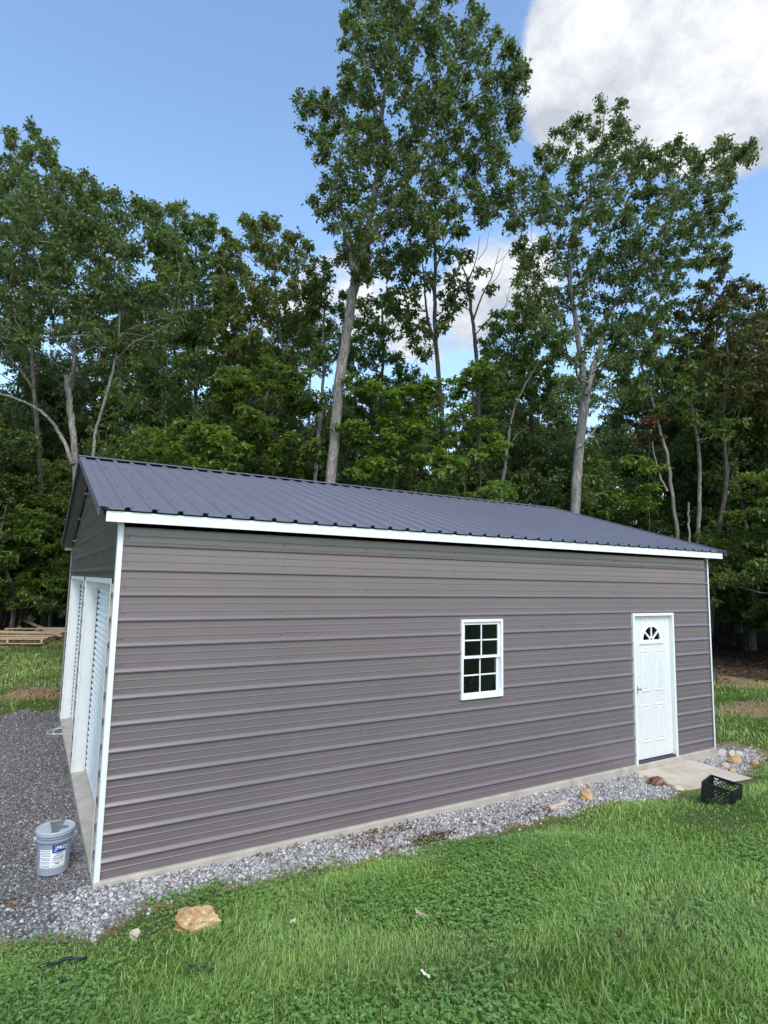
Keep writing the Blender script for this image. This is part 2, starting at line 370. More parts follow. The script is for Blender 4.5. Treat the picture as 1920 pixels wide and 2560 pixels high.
def ground_mat():
    m, t, b, o = newmat('ground_surface')
    at_ = nn(t, 'ShaderNodeVertexColor', layer_name='zone'); sep = nn(t, 'ShaderNodeSeparateColor'); t.links.new(at_.outputs[0], sep.inputs[0])
    n1 = noise(t, 2.5, 6, .65); n2 = noise(t, 22, 6, .7); n3 = noise(t, 75, 5, .7)
    soil = ramp(t, n2, [(.3, (.055, .075, .026)), (.55, (.10, .125, .045)), (.75, (.17, .17, .08))])
    dirt = ramp(t, n2, [(.3, (.14, .10, .055)), (.5, (.30, .20, .115)), (.75, (.46, .33, .21))])
    vor = nn(t, 'ShaderNodeTexVoronoi'); vor.inputs['Scale'].default_value = 42
    tcn = nn(t, 'ShaderNodeTexCoord'); t.links.new(tcn.outputs['Object'], vor.inputs['Vector'])
    gsep = nn(t, 'ShaderNodeSeparateColor'); t.links.new(vor.outputs['Color'], gsep.inputs[0])
    gl = ramp(t, gsep.outputs[0], [(0, (.10, .10, .105)), (.5, (.24, .24, .245)), (1, (.42, .41, .41))])
    gd = ramp(t, gsep.outputs[0], [(0, (.08, .077, .077)), (.5, (.16, .155, .15)), (1, (.30, .29, .285))])
    grav = mixc(t, at_.outputs['Alpha'], gl, gd)
    vl = nn(t, 'ShaderNodeTexVoronoi'); vl.inputs['Scale'].default_value = 14; t.links.new(tcn.outputs['Object'], vl.inputs['Vector'])
    ls = nn(t, 'ShaderNodeSeparateColor'); t.links.new(vl.outputs['Color'], ls.inputs[0])
    lit = ramp(t, ls.outputs[0], [(0, (.030, .020, .014)), (.5, (.055, .036, .025)), (.85, (.085, .058, .04)), (1, (.14, .10, .07))])
    def th(ch, k=.5):
        q = mth('ADD', ch, mth('MULTIPLY', mth('SUBTRACT', n1, .5, tree=t), k, tree=t), tree=t)
        return ramp(t, q, [(.3, (0, 0, 0)), (.7, (1, 1, 1))])
    c = mixc(t, th(sep.outputs[2], .9), soil, dirt); c = mixc(t, th(sep.outputs[1], .8), c, lit); c = mixc(t, th(sep.outputs[0], .2), c, grav)
    t.links.new(c, b.inputs['Base Color']); b.inputs['Roughness'].default_value = .95; b.inputs['Specular IOR Level'].default_value = .15
    bump(t, b, mixc(t, .5, n2, vor.outputs['Distance']), .8, .03)
    return m
M['ground'] = ground_mat()
tag(link('ground', gm, M['ground']), 'sloping ground of lawn soil, gravel base and forest floor', 'ground', kind='structure')

# ------------------------------------------------------------------ garage
L, W, WH, S = 9.15, 7.32, 3.09, .2286
G = empty('metal_garage', (0, 0, 0)); tag(G, 'long grey metal garage with ribbed siding, charcoal roof and white trim', 'garage')
Z0 = .149; GX = .045
def profile(z_lo, z_hi):
    """(z, outward offset) of horizontal ribbed siding"""
    pts = [(z_lo, 0)]
    k0 = int((z_lo-Z0)/S)-2; k1 = int((z_hi-Z0)/S)+2
    for k in range(k0, k1+1):
        c = Z0+k*S
        for dz, d in ((-.026, 0), (-.017, .0190), (-.008, .0205), (.011, .0080), (.020, 0), (.064, 0), (.0665, .0046), (.0715, .0044), (.0770, 0), (.138, 0), (.1405, .0046), (.1455, .0044), (.1510, 0)):
            z = c+dz
            if z_lo+1e-4 < z < z_hi-1e-4: pts.append((z, d))
    pts.append((z_hi, 0)); return pts
def wall_panels(axis_, sign, spans, zs, base, name='wall_panel', off=0.0):
    """spans(z_mid_lo, z_mid_hi, z) -> list of (a0,a1) intervals at height z; wall lies on axis_ = base, faces sign"""
    for z_lo, z_hi in zs:
        P = profile(z_lo, z_hi); mb = MB()
        for (za, da), (zb, db) in zip(P[:-1], P[1:]):
            ia, ib = spans(za+1e-5), spans(zb-1e-5)
            if len(ia) != len(ib): ib = ia if len(ia) else ib; ia = ib
            for (a0, a1), (b0, b1) in zip(ia, ib):
                if a1-a0 < 1e-4 and b1-b0 < 1e-4: continue
                def pt(a, z, d):
                    o_ = base+sign*(d+off)
                    return (a, o_, z) if axis_ == 'y' else (o_, a, z)
                n = len(mb.v); mb.v += [pt(a0, za, da), pt(a1, za, da), pt(b1, zb, db), pt(b0, zb, db)]
                mb.f.append([n, n+1, n+2, n+3] if (axis_ == 'y') == (sign < 0) else [n+3, n+2, n+1, n])
        if mb.v: mb.build(name, M['wall'], G)
DX, DW, DZT = 7.178, .995, 2.18
WX, WW, WZB, WZT = 3.954, .665, 1.18, 2.14
def cut(spans, a, b):
    out = []
    for s, e in spans:
        if b <= s or a >= e: out.append((s, e)); continue
        if a > s: out.append((s, a))
        if b < e: out.append((b, e))
    return out
def front(z):
    s = [(0.01, L-.01)]
    if z < DZT-.01: s = cut(s, DX+.01, DX+DW-.01)
    if WZB+.01 < z < WZT-.01: s = cut(s, WX+.01, WX+WW-.01)
    return s
RISE = .2885
GD = [(.24, 3.24), (3.64, 6.64)]; GDH = 2.52
def gable(z):
    top = WH+.03
    t_ = max(0, (z-top)/RISE); s = [(0.01+t_, W-.01-t_)] if t_ < W/2 else []
    return s
def gable_front(z):
    s = gable(z)
    if z < GDH-.01:
        for a, b in GD: s = cut(s, a+.01, b-.01)
    return s
def zsplit(lo, hi, extra=()):
    e = sorted(set([lo]+[lo+.9144*k for k in range(1, 8) if lo+.9144*k < hi-.15]+[x for x in extra]+[hi]))
    return list(zip(e[:-1], e[1:]))
FZ = [DZT-.01, WZB+.01, WZT-.01]
def wp(axis_, sign, spans, lo, hi, cuts, base):
    # split panels so that openings begin exactly on a row
    for za, zb in zsplit(lo, hi):
        sub = sorted([za]+[c for c in cuts if za < c < zb]+[zb])
        mb_z = list(zip(sub[:-1], sub[1:]))
        yield za, zb, mb_z
def make_wall(axis_, sign, spans, lo, hi, cuts, base):
    for za, zb, parts_ in wp(axis_, sign, spans, lo, hi, cuts, base):
        P = profile(za, zb); zz = [q[0] for q in P]
        for c in cuts:
            if za < c < zb:
                d = float(np.interp(c, [q[0] for q in P], [q[1] for q in P])); P.append((c, d))
        P = sorted(P); mb = MB()
        for (z1, d1), (z2, d2) in zip(P[:-1], P[1:]):
            if z2-z1 < 1e-6: continue
            ia, ib = spans(z1+1e-6), spans(z2-1e-6)
            if len(ia) != len(ib): continue
            for (a0, a1), (b0, b1) in zip(ia, ib):
                n = len(mb.v)
                for a, z, d in ((a0, z1, d1), (a1, z1, d1), (b1, z2, d2), (b0, z2, d2)):
                    mb.v.append((a, base+sign*d, z) if axis_ == 'y' else (base+sign*d, a, z))
                mb.f.append([n, n+1, n+2, n+3] if (axis_ == 'y') == (sign < 0) else [n+3, n+2, n+1, n])
        if mb.v: mb.build('wall_panel', M['wall'], G)
def front_left(z):
    s = [(GX+.005, DX+.01)]
    return cut(s, WX+.01, WX+WW-.01) if WZB+.01 < z < WZT-.01 else s
make_wall('y', -1, front_left, 0, DZT-.01, [WZB+.01, WZT-.01], 0)
make_wall('y', -1, lambda z: [(DX+DW-.01, L-.01)], 0, DZT-.01, [], 0)
make_wall('y', -1, lambda z: [(GX+.005, L-.01)], DZT-.01, WH-.045, [], 0)
for iv in ((.01, GD[0][0]+.01), (GD[0][1]-.01, GD[1][0]+.01), (GD[1][1]-.01, W-.01)):
    make_wall('x', -1, lambda z, iv=iv: [iv], 0, GDH-.01, [], GX)
make_wall('x', -1, gable, GDH-.01, WH+.03+W/2*RISE-.02, [WH+.03], GX)
make_wall('y', 1, lambda z: [(0.01, L-.01)], 0, WH+.02, [], W)
make_wall('x', 1, gable, 0, WH+.03+W/2*RISE-.02, [WH+.03], L)
# frame posts and bare inner lining, floor slab
for x in (.12, 1.6, 3.1, 5.3, 6.8, 8.9):
    MB().box((x, .03, 0.02), (x+.06, .09, WH-.07)).build('frame_post', M['frame_steel'], G); MB().box((x, W-.09, .02), (x+.06, W-.03, WH)).build('frame_post', M['frame_steel'], G)
fnd = MB(); fnd.box((GX-.03, -.045, -.6), (L+.02, W+.04, -.004))
fo = fnd.build('foundation_slab', M['concrete'], G, bevel=.012); fo['label'] = 'tan concrete slab edge below the siding'
# screws on the siding
sc_ = MB()
for x in (.115, 1.63, 2.62, 3.86, 5.33, 6.83, 8.95):
    for k in range(13):
        z = Z0+k*S+.055
        if WX-.02 < x < WX+WW+.02 and WZB < z < WZT: continue
        sc_.lathe([(.010, 0), (.010, .003), (.006, .008), (0, .008)], 6, (0, 0, 0))
        n = 24
        for i in range(len(sc_.v)-n, len(sc_.v)):
            a, b_, c = sc_.v[i]; sc_.v[i] = (x+a, -c-.0005, z+b_)
o = sc_.build('siding_screws', M['wall'], G); tag(o, kind='stuff')
# corner trims
for (x0_, x1_, xs_, cy_, sy) in ((GX-.022, .069, GX-.022, 0, 1), (L-.003, L+.030, L+.027, 0, 1), (GX-.022, .069, GX-.022, W, -1), (L-.003, L+.030, L+.027, W, -1)):
    t_ = MB(); o_ = .024
    ya, yb = sorted((cy_-sy*o_, cy_-sy*(o_-.003))); t_.box((x0_, ya, -.035), (x1_, yb, WH-.005))
    ya, yb = sorted((cy_-sy*(o_-.003), cy_+sy*.05)); t_.box((xs_, ya, -.035), (xs_+.003, yb, WH-.005))
    t_.build('corner_trim', M['trim'], G)

# ---- roof
RX0, RX1 = -.159, 9.442
EYv, EZ = -.185, 3.178
RY = W/2; RZ = EZ+(RY-EYv)*RISE
SL = math.hypot(RY-EYv, RZ-EZ); cs, sn = (RY-EYv)/SL, (RZ-EZ)/SL
def rx_profile(a, b):
    pts = [(a, 0)]
    for k in range(-1, 44):
        c = RX0+k*S
        for d, h in ((-.029, 0), (-.019, .028), (.017, .028), (.029, 0), (.071, 0), (.0745, .003), (.081, .003), (.0845, 0), (.145, 0), (.1485, .003), (.155, .003), (.1585, 0)):
            if a+1e-4 < c+d < b-1e-4: pts.append((c+d, h))
    pts.append((b, 0)); return pts
z = EZ+(.35-EYv)*RISE-.075
ro = MB().box((RX0+.16, 2.6, EZ+(2.6-EYv)*RISE-.11), (RX1-.2, 2.68, EZ+(2.6-EYv)*RISE-.08)).build('roof', M['frame_steel'], G); ro['label'] = 'charcoal ribbed metal gable roof'
for y0 in (.35, 1.5, W-.43, W-1.58, W-2.68):
    z = EZ+(min(y0, W-y0-.08)-EYv)*RISE-.08
    MB().box((RX0+.16, y0, z-.03), (RX1-.2, y0+.08, z)).build('purlin', M['frame_steel'], ro)
def roof_pt(x, s, h, side):       # s distance up the slope from the eave
    y = EYv+cs*s-sn*h; z = EZ+sn*s+cs*h
    return (x, y if side == 0 else W-y, z)
for side in (0, 1):
    xs = [RX0]+[RX0+.045+.9144*k for k in range(1, 11)]+[RX1]
    for a, b in zip(xs[:-1], xs[1:]):
        if b-a < .02: continue
        P = rx_profile(a, b); mb = MB()
        for (xa, ha), (xb, hb) in zip(P[:-1], P[1:]):
            n = len(mb.v); mb.v += [roof_pt(xa, 0, ha, side), roof_pt(xb, 0, hb, side), roof_pt(xb, SL-.02, hb, side), roof_pt(xa, SL-.02, ha, side)]
            mb.f.append([n, n+1, n+2, n+3] if side == 0 else [n+3, n+2, n+1, n])
        mb.build('roof_panel', M['roof'], ro)
# ridge cap: two flat wings with a small drip lip
rc = MB(); xa, xb = RX0-.012, RX1+.012
prof = [(-.165, -.165*RISE), (-.012, -.012*RISE), (.012, -.012*RISE), (.165, -.165*RISE)]
topz = RZ+.038
for (ya, za), (yb, zb) in zip(prof[:-1], prof[1:]):
    n = len(rc.v); rc.v += [(xa, RY+ya, topz+za), (xb, RY+ya, topz+za), (xb, RY+yb, topz+zb), (xa, RY+yb, topz+zb)]; rc.f.append([n, n+1, n+2, n+3])
rc.build('ridge_cap', M['roof'], ro)
# roof screws
rs = MB()
for s in (.12, .75, 1.4, 2.2, 3.05, SL-.25):
    for k in range(42):
        x = RX0+k*S+.05; p0 = Vector(roof_pt(x, s, 0, 0)); up = Vector((0, -sn, cs))
        rs.tube([p0, p0+up*.006], .008, 6)
tag(rs.build('roof_screws', M['dark_metal'], ro), kind='stuff')
# eave fascia (white) front and back, with return at the ends
for side in (0, 1):
    yy = EYv+.022; fa = MB(); z1 = EZ-.012; z0_ = EZ-.106
    a, b = (yy, yy+.004) if side == 0 else (W-yy-.004, W-yy)
    fa.box((RX0+.06, a, z0_), (RX1-.07, b, z1))
    fa.build('fascia_trim', M['trim'], ro)
# rake trims, soffit strips and light edge strip on both gables
for gx_, sg in ((RX0, -1), (RX1, 1)):
    for side in (0, 1):
        rk = MB(); xo = gx_
        def q(s, dz, x): 
            p = roof_pt(x, s, 0, side); return (p[0], p[1], p[2]+dz)
        # folded edge: thin L over the sheet edge
        for (x0_, x1_, d0, d1) in ((xo+sg*.006, xo+sg*.002, -.055, .022), ):
            pts = [q(-.01, d0, x0_), q(-.01, d1, x0_), q(SL-.01, d1, x0_), q(SL-.01, d0, x0_)]
            rk.prism(pts, (-sg*.004, 0, 0))
        pts = [q(-.01, .024, xo+sg*.006), q(SL-.01, .024, xo+sg*.006), q(SL-.01, .024, xo-sg*.07), q(-.01, .024, xo-sg*.07)]
        rk.prism(pts, (0, 0, .003)); rk.build('rake_trim', M['roof'], ro)
        sf = MB(); xi = (GX if sg < 0 else L)+sg*.021
        pts = [q(.14, -.085, xi), q(SL-.03, -.085, xi), q(SL-.03, -.085, xo-sg*.055), q(.14, -.085, xo-sg*.055)]
        sf.prism(pts, (0, 0, -.006)); sf.build('soffit', M['soffit'], ro)
        ed = MB(); pts = [q(.14, -.094, xo-sg*.055), q(.14, -.05, xo-sg*.055), q(SL-.03, -.05, xo-sg*.055), q(SL-.03, -.094, xo-sg*.055)]
        ed.prism(pts, (sg*.006, 0, 0)); ed.build('soffit_edge', M['trim'] if False else M['soffit'], ro)

# ---- window
def frame_xz(mb, x0, x1, z0, z1, y0, y1, t_):
    mb.box((x0, y0, z0), (x1, y1, z0+t_)).box((x0, y0, z1-t_), (x1, y1, z1)).box((x0, y0, z0+t_), (x0+t_, y1, z1-t_)).box((x1-t_, y0, z0+t_), (x1, y1, z1-t_))
wf = MB(); frame_xz(wf, WX, WX+WW, WZB, WZT, -.032, .06, .030)
wn = wf.build('window', M['vinyl'], G, bevel=.003); wn['label'] = 'white double-hung window with eight small panes'
mid = 1.675; xi0, xi1 = WX+.034, WX+WW-.034
for (za, zb, yo) in ((mid-.012, WZT-.034, -.004), (WZB+.034, mid+.026, .022)):
    sh = MB(); frame_xz(sh, xi0, xi1, za, zb, yo, yo+.024, .032); sh.build('sash', M['vinyl'], wn, bevel=.002)
    xa, xb, z1, z2 = xi0+.033, xi1-.033, za+.033, zb-.033; xm, zm = (xa+xb)/2, (z1+z2)/2
    mu = MB(); mu.box((xm-.008, yo+.004, z1), (xm+.008, yo+.010, z2)).box((xa, yo+.004, zm-.008), (xm-.008, yo+.010, zm+.008)).box((xm+.008, yo+.004, zm-.008), (xb, yo+.010, zm+.008))
    mu.build('muntin', M['vinyl'], wn)
    for (p, q_) in ((xa, xm), (xm, xb)):
        for (r_, s_) in ((z1, zm), (zm, z2)):
            MB().box((p+.0005, yo+.012, r_+.0005), (q_-.0005, yo+.015, s_-.0005)).build('pane', M['glass'], wn)

# ---- entry door
LX0, LX1, LZ0, LZ1, LY = DX+.040, DX+DW-.040, .035, DZT-.042, .028
lf = MB()
cx_, fz0, fw_, fh = (LX0+LX1)/2, 1.765, .225, .225
arc = [(cx_+fw_*math.cos(a), fz0+fh*math.sin(a)) for a in np.linspace(0, math.pi, 25)]
# leaf front face with an arched opening, as strips left/right of the arch
top = [(LX1, LZ1), (LX0, LZ1)]
lf.box((LX0, LY, LZ0), (LX1, LY+.04, fz0)); lf.box((LX0, LY, fz0), (cx_-fw_, LY+.04, LZ1)); lf.box((cx_+fw_, LY, fz0), (LX1, LY+.04, LZ1))
for (xa, za), (xb, zb) in zip(arc[:-1], arc[1:]):
    n = len(lf.v); lf.v += [(xa, LY, za), (xa, LY, LZ1), (xb, LY, LZ1), (xb, LY, zb), (xa, LY+.04, za), (xb, LY+.04, zb)]
    lf.f += [[n+3, n+2, n+1, n], [n, n+4, n+5, n+3]]
dr = lf.build('entry_door', M['door'], G); dr['label'] = 'white panelled entry door with fan light and knob'
df = MB(); y0, y1 = -.034, .07
df.box((DX, y0, -.03), (DX+.038, y1, DZT)); df.box((DX+DW-.038, y0, -.03), (DX+DW, y1, DZT)); df.box((DX+.038, y0, DZT-.040), (DX+DW-.038, y1, DZT))
df.build('door_frame', M['trim'], dr, bevel=.003)
MB().box((DX+.038, -.02, -.003), (DX+DW-.038, .075, .022)).build('threshold', M['dark_metal'], dr)
# fan light trim, spokes, hub, panes
ft = MB()
for (xa, za), (xb, zb) in zip(arc[:-1], arc[1:]):
    ka = lambda x, z, k: (cx_+(x-cx_)*k, fz0+(z-fz0)*k)
    a1, b1, a2, b2 = ka(xa, za, .93), ka(xb, zb, .93), ka(xa, za, 1.17), ka(xb, zb, 1.17)
    pts = [(a1[0], LY-.014, a1[1]), (a2[0], LY-.006, a2[1]), (b2[0], LY-.006, b2[1]), (b1[0], LY-.014, b1[1])]
    ft.prism(pts, (0, .02, 0))
ft.box((cx_-fw_*1.17, LY-.014, fz0-.035), (cx_+fw_*1.17, LY+.006, fz0+.008)); ft.box((cx_-fw_*1.17-.02, LY-.02, fz0-.05), (cx_+fw_*1.17+.02, LY+.004, fz0-.037))
ft.build('fan_light_trim', M['vinyl'], dr)
for a in (math.pi/2, math.radians(40), math.radians(140)):
    MB().bar((cx_+.055*math.cos(a), LY-.004, fz0+.055*math.sin(a)), (cx_+fw_*.97*math.cos(a), LY-.004, fz0+fh*.97*math.sin(a)), .026, .014, (0, 1, 0)).build('muntin', M['vinyl'], dr)
hb = MB()
for a, b in zip(np.linspace(0, math.pi, 11)[:-1], np.linspace(0, math.pi, 11)[1:]):
    hb.prism([(cx_+r*math.cos(t_), LY-.012, fz0+r*math.sin(t_)) for r, t_ in ((.034, a), (.060, a), (.060, b), (.034, b))], (0, .014, 0))
hb.build('fan_light_hub', M['vinyl'], dr)
angs = [0, math.radians(40), math.pi/2, math.radians(140), math.pi]
for a, b in zip(angs[:-1], angs[1:]):
    tt = np.linspace(a, b, 6); pts = [(cx_, LY+.012, fz0)]+[(cx_+fw_*math.cos(t_)*.995, LY+.012, fz0+fh*math.sin(t_)*.995) for t_ in tt]
    MB().prism(pts[::-1], (0, .003, 0)).build('pane', M['glass'], dr)
# raised panels: sloped moulding round a raised field
for (px0, px1) in ((LX0+.185, LX0+.395), (LX1-.395, LX1-.185)):
    for (z1, z2) in ((1.0, 1.62), (.26, .82)):
        pn = MB(); rings = [(0, 0), (.008, -.010), (.022, -.012), (.034, -.002), (.042, -.002), (.062, -.009)]
        for (d, yo) in rings:
            pn.v += [(px0+d, LY+yo, z1+d), (px1-d, LY+yo, z1+d), (px1-d, LY+yo, z2-d), (px0+d, LY+yo, z2-d)]
        for r in range(len(rings)-1):
            for k in range(4): pn.f.append([r*4+k, r*4+(k+1) % 4, (r+1)*4+(k+1) % 4, (r+1)*4+k])
        n = (len(rings)-1)*4; pn.f.append([n, n+1, n+2, n+3]); pn.build('door_panel', M['door'], dr)
kb = MB(); kb.lathe([(.0, 0), (.033, 0), (.033, .006), (.012, .012), (.012, .034), (.024, .042), (.028, .056), (.022, .068), (0, .072)], 16)
kb.build('knob', M['chrome'], dr, True, (LX0+.078, LY, 1.07), 0, (math.pi/2, 0, 0))

# ---- roll-up doors in the gable
slat = None
for (a, b) in GD:
    jb = MB(); xo, xi = GX-.030, GX+.135; t_ = .055
    jb.box((xo, a, -.05), (xi, a+.004, GDH)); jb.box((xo, b-.004, -.05), (xi, b, GDH)); jb.box((xo, a+.004, GDH-.004), (xi, b-.004, GDH))
    jb.box((xo, a-.045, -.05), (xo+.004, a, GDH)); jb.box((xo, b, -.05), (xo+.004, b+.045, GDH)); jb.box((xo, a-.045, GDH), (xo+.004, b+.045, GDH+.05))
    jb.box((xi-.06, a+.004, GDH-.09), (xi, b-.004, GDH-.004))
    gd = jb.build('garage_door', M['trim'], G); gd['label'] = 'white roll-up garage door with corrugated slats'
    for (q0, q1) in ((a+.004, a+.05), (b-.05, b-.004)):
        MB().box((xi+.008, q0, 0), (xi+.05, q1, GDH-.1)).build('guide_rail', M['dark_metal'], gd)
    ns = 32; hgt = (GDH-.09)/ns
    if slat is None:
        mb = MB(); ln = b-a-.06; pr = [(.020*math.sin(math.pi*i/8)**.8 if 0 < i < 8 else 0, hgt*(.03+.94*i/8)) for i in range(9)]
        pr = [(0.004, 0)]+[(-d, z) for d, z in pr]+[(.004, hgt)]
        for (d1, z1), (d2, z2) in zip(pr[:-1], pr[1:]):
            n = len(mb.v); mb.v += [(d1, 0, z1), (d1, ln, z1), (d2, ln, z2), (d2, 0, z2)]; mb.f.append([n+3, n+2, n+1, n])
        slat = mb.mesh('slat', True)
    for k in range(ns):
        link('slat', slat, M['curtain'], gd, (xi+.02, a+.03, .01+k*hgt))
    if a < 1:
        hk = MB().box((xi-.02, .60, .03), (xi-.005, .72, .06)); hk.tube([(xi-.02, .62, .05), (xi-.06, .63, .06), (xi-.07, .67, .04), (xi-.03, .70, .05)], .008, 6)
        hk.build('slide_latch', M['chrome'], gd)

# ---- things inside seen through the window
tp = empty('leaning_tool', (4.5, .62, .956)); tag(tp, 'dark tool handle with pale grip leaning inside behind the window', 'tool')
MB().tube([(-.06, .0, .0), (.11, 0, .27)], .013, 8).build('shaft', M['hose'], tp); MB().tube([(.11, 0, .27), (.19, 0, .41)], .019, 8).build('grip', M['frame_steel'], tp)
bn = empty('workbench', (5.2, 1.0, 0)); tag(bn, 'low grey bench dimly visible inside through the window', 'bench')
MB().box((-1.05, -.65, .90), (1.1, .72, .95)).build('bench_top', M['inside'], bn)
for x in (-1., 1.0):
    for y in (-.6, .62): MB().box((x, y, 0), (x+.06, y+.06, .90)).build('leg', M['inside'], bn)

# ------------------------------------------------------------------ concrete landing at the door
ds = MB(); ds.prism([(7.08, -.05, -.5), (8.42, -.05, -.5), (8.36, -1.5, -.5), (7.08, -1.3, -.5)], (0, 0, .425))
tag(ds.build('door_slab', M['slab'], bevel=.015), 'tan concrete landing slab in front of the white entry door', 'slab')

# ------------------------------------------------------------------ loose things
rng = np.random.default_rng(7)
def rock_mesh(name, sx, sy, sz, seed, sub=3, flat=.55, cuts=13):
    bm = bmesh.new(); bmesh.ops.create_icosphere(bm, subdivisions=sub, radius=1); r = np.random.default_rng(seed)
    planes = []
    for _ in range(cuts):
        n = r.normal(size=3); n /= np.linalg.norm(n); planes.append((Vector(n), r.uniform(.42, .82)))
    ph = r.uniform(0, 9, 6)
    for v in bm.verts:
        p = v.co.copy()
        for n, d in planes:
            e = p.dot(n)-d
            if e > 0: p -= n*e*.98
        k = 1+.07*math.sin(p.x*6+ph[0])*math.sin(p.y*7+ph[1])+.06*math.sin(p.z*9+ph[2]+p.x*5)+.045*math.sin(p.x*17+ph[3])*math.sin(p.z*15+p.y*13)
        p *= k*(1+r.normal()*.028); v.co = (p.x*sx, p.y*sy, p.z*sz)
    me = bpy.data.meshes.new(name); bm.to_mesh(me); bm.free(); return me
def rock(name, u, v, wpx, hpx, mat, seed, label, cat='rock', group=None, rz=0, asp=.75, sub=3):
    p = hit(u, v); D = float(np.dot(p-CAM, CF)); sx = wpx*D/F_PX/2; sz = hpx*D/F_PX/2*1.12
    o = link(name, rock_mesh(name, sx, sx*asp, sz, seed, sub), mat, None, (p[0], p[1], float(H(p[0], p[1]))+sz*.45), (0, 0, math.radians(-28)+rz))
    tag(o, label, cat, group); return o
rock('boulder', 500, 2318, 124, 66, M['rock_tan'], 3, 'big tan angular rock lying on the lawn edge near the garage corner', sub=4)
rock('stone', 335, 2352, 38, 34, M['rock_pale'], 5, 'small pale rock on the grass left of the big tan rock')
rock('stone', 1468, 2000, 40, 36, M['rock_tan'], 3, 'upright blocky tan rock at the right end of the weathered log')
rock('stone', 1471, 1968, 14, 14, M['rock_tan'], 9, 'tiny tan stone on gravel just behind the upright tan rock', sub=2)
rock('stone', 1636, 1962, 62, 27, M['rock_red'], 19, 'reddish brown rock propped against the left edge of the door slab')
rock('stone', 1599, 1944, 26, 16, M['rock_pale'], 15, 'flat pale stone beside the slab, left of the reddish rock', sub=2)
rock('stone', 1692, 1976, 40, 20, M['rock_pale'], 16, 'cream flat stone at the slab edge, right of the reddish rock')
for (u, v, ww, hh, mt, sd_, lb) in [
    (1784, 1895, 22, 24, 'rock_tan', 21, 'tan rock nearest the right corner of the garage'),
    (1808, 1893, 24, 20, 'rock_pink', 22, 'pinkish white rock second from the garage right corner'),
    (1829, 1896, 22, 22, 'rock_pale', 23, 'pale tan rock in the middle of the corner rock cluster'),
    (1844, 1890, 24, 18, 'rock_pale', 24, 'low tan rock at the back of the corner rock cluster'),
    (1840, 1910, 30, 20, 'rock_tan', 25, 'orange tan rock in front of the corner rock cluster'),
    (1815, 1920, 22, 14, 'rock_pale', 26, 'flat pale rock lying nearest the right edge of the slab'),
    (1888, 1914, 24, 16, 'rock_tan', 27, 'tan rock lying apart at the far right of the corner rocks'),
    (1829, 1930, 18, 12, 'rock_tan', 28, 'small tan stone in grass in front of the corner rocks')]:
    rock('stone', u, v, ww*1.25, hh*1.3, M[mt], sd_, lb, 'rock', 'rocks by the right corner', sub=2)
rock('boulder', 76, 1556, 36, 30, M['rock_pale'], 31, 'cream boulder at the wood edge behind the pallet')
rock('boulder', 48, 1572, 16, 12, M['rock_pale'], 32, 'small pale stone left of the cream boulder by the woods', sub=2)
rock('boulder', 70, 1520, 34, 24, M['rock_red'], 33, 'dark mossy rock half hidden under shrubs behind the cream boulder', sub=2)

# weathered log
p = hit(1395, 2022); q_ = hit(1440, 2002)
d_ = Vector(q_)-Vector(p); ang = math.atan2(d_.y, d_.x)
lg = MB(); lr = np.random.default_rng(4)
lpts = [(-.22+.44*i/8, .01*math.sin(i*1.7), .008*math.sin(i*2.3)) for i in range(9)]
lg.tube(lpts, [.035+.006*lr.normal() for _ in lpts], 9)
lo = lg.build('log', M['wood_pink'], None, True, (p[0], p[1], float(H(p[0], p[1]))+.03), 0, (0, .04, ang))
tag(lo, 'weathered pinkish log lying on the gravel edge beside the upright tan rock', 'log')

# black milk crate
cp = hit(1802, 2006)
cr_ = empty('milk_crate', (cp[0], cp[1], float(H(cp[0], cp[1]))-.03), math.radians(12)); tag(cr_, 'black plastic milk crate on the grass in front of the door slab', 'crate')
cr_.rotation_euler = (math.radians(6), math.radians(-2), math.radians(14))
cw, ch = .335, .255
def crate_side():
    mb = MB(); h = cw/2
    mb.box((-h, -.006, ch-.022), (h, .010, ch)); mb.box((-h, -.004, 0), (h, .006, .02)); mb.box((-h, -.006, .02), (-h+.03, .010, ch-.022)); mb.box((h-.03, -.006, .02), (h, .010, ch-.022))
    mb.box((-h+.03, -.002, .205), (h-.03, .004, .216)); mb.box((-.07, -.002, ch-.035), (.07, .004, ch-.022))
    for x in (-.085, .07): mb.box((x, -.002, .216), (x+.015, .004, ch-.022))
    n = 7
    for i in range(-n, n+1):
        x0 = i*.045
        for sg in (1, -1):
            za, zb = .02, .205; xa, xb = x0-sg*.0925, x0+sg*.0925
            lo_, hi_ = -h+.03, h-.03
            # clip to the side width
            t0, t1 = 0, 1
            for lim, s_ in ((lo_, 1), (hi_, -1)):
                fa, fb = s_*(xa-lim), s_*(xb-lim)
                if fa < 0 and fb < 0: t0 = 2
                elif fa < 0: t0 = max(t0, fa/(fa-fb))
                elif fb < 0: t1 = min(t1, fa/(fa-fb))
            if t1-t0 < .05: continue
            A = (xa+(xb-xa)*t0, 0, za+(zb-za)*t0); B = (xa+(xb-xa)*t1, 0, za+(zb-za)*t1)
            mb.bar(A, B, .0085 if sg > 0 else .008, .012, (0, 1, 0))
    return mb.mesh('side_panel')
csm = crate_side()
for k, (x, y) in enumerate(((0, -cw/2), (cw/2, 0), (0, cw/2), (-cw/2, 0))):
    link('side_panel', csm, M['black_plastic'], cr_, (x, y, .001*k), (0, 0, k*math.pi/2))
cb = MB()
for i in range(8): cb.box((-cw/2+.02+i*.041, -cw/2+.02, .002), (-cw/2+.032+i*.041, cw/2-.02, .012))
for i in range(8): cb.box((-cw/2+.02, -cw/2+.02+i*.041, .0125), (cw/2-.02, -cw/2+.032+i*.041, .018))
cb.build('base_grid', M['black_plastic'], cr_)

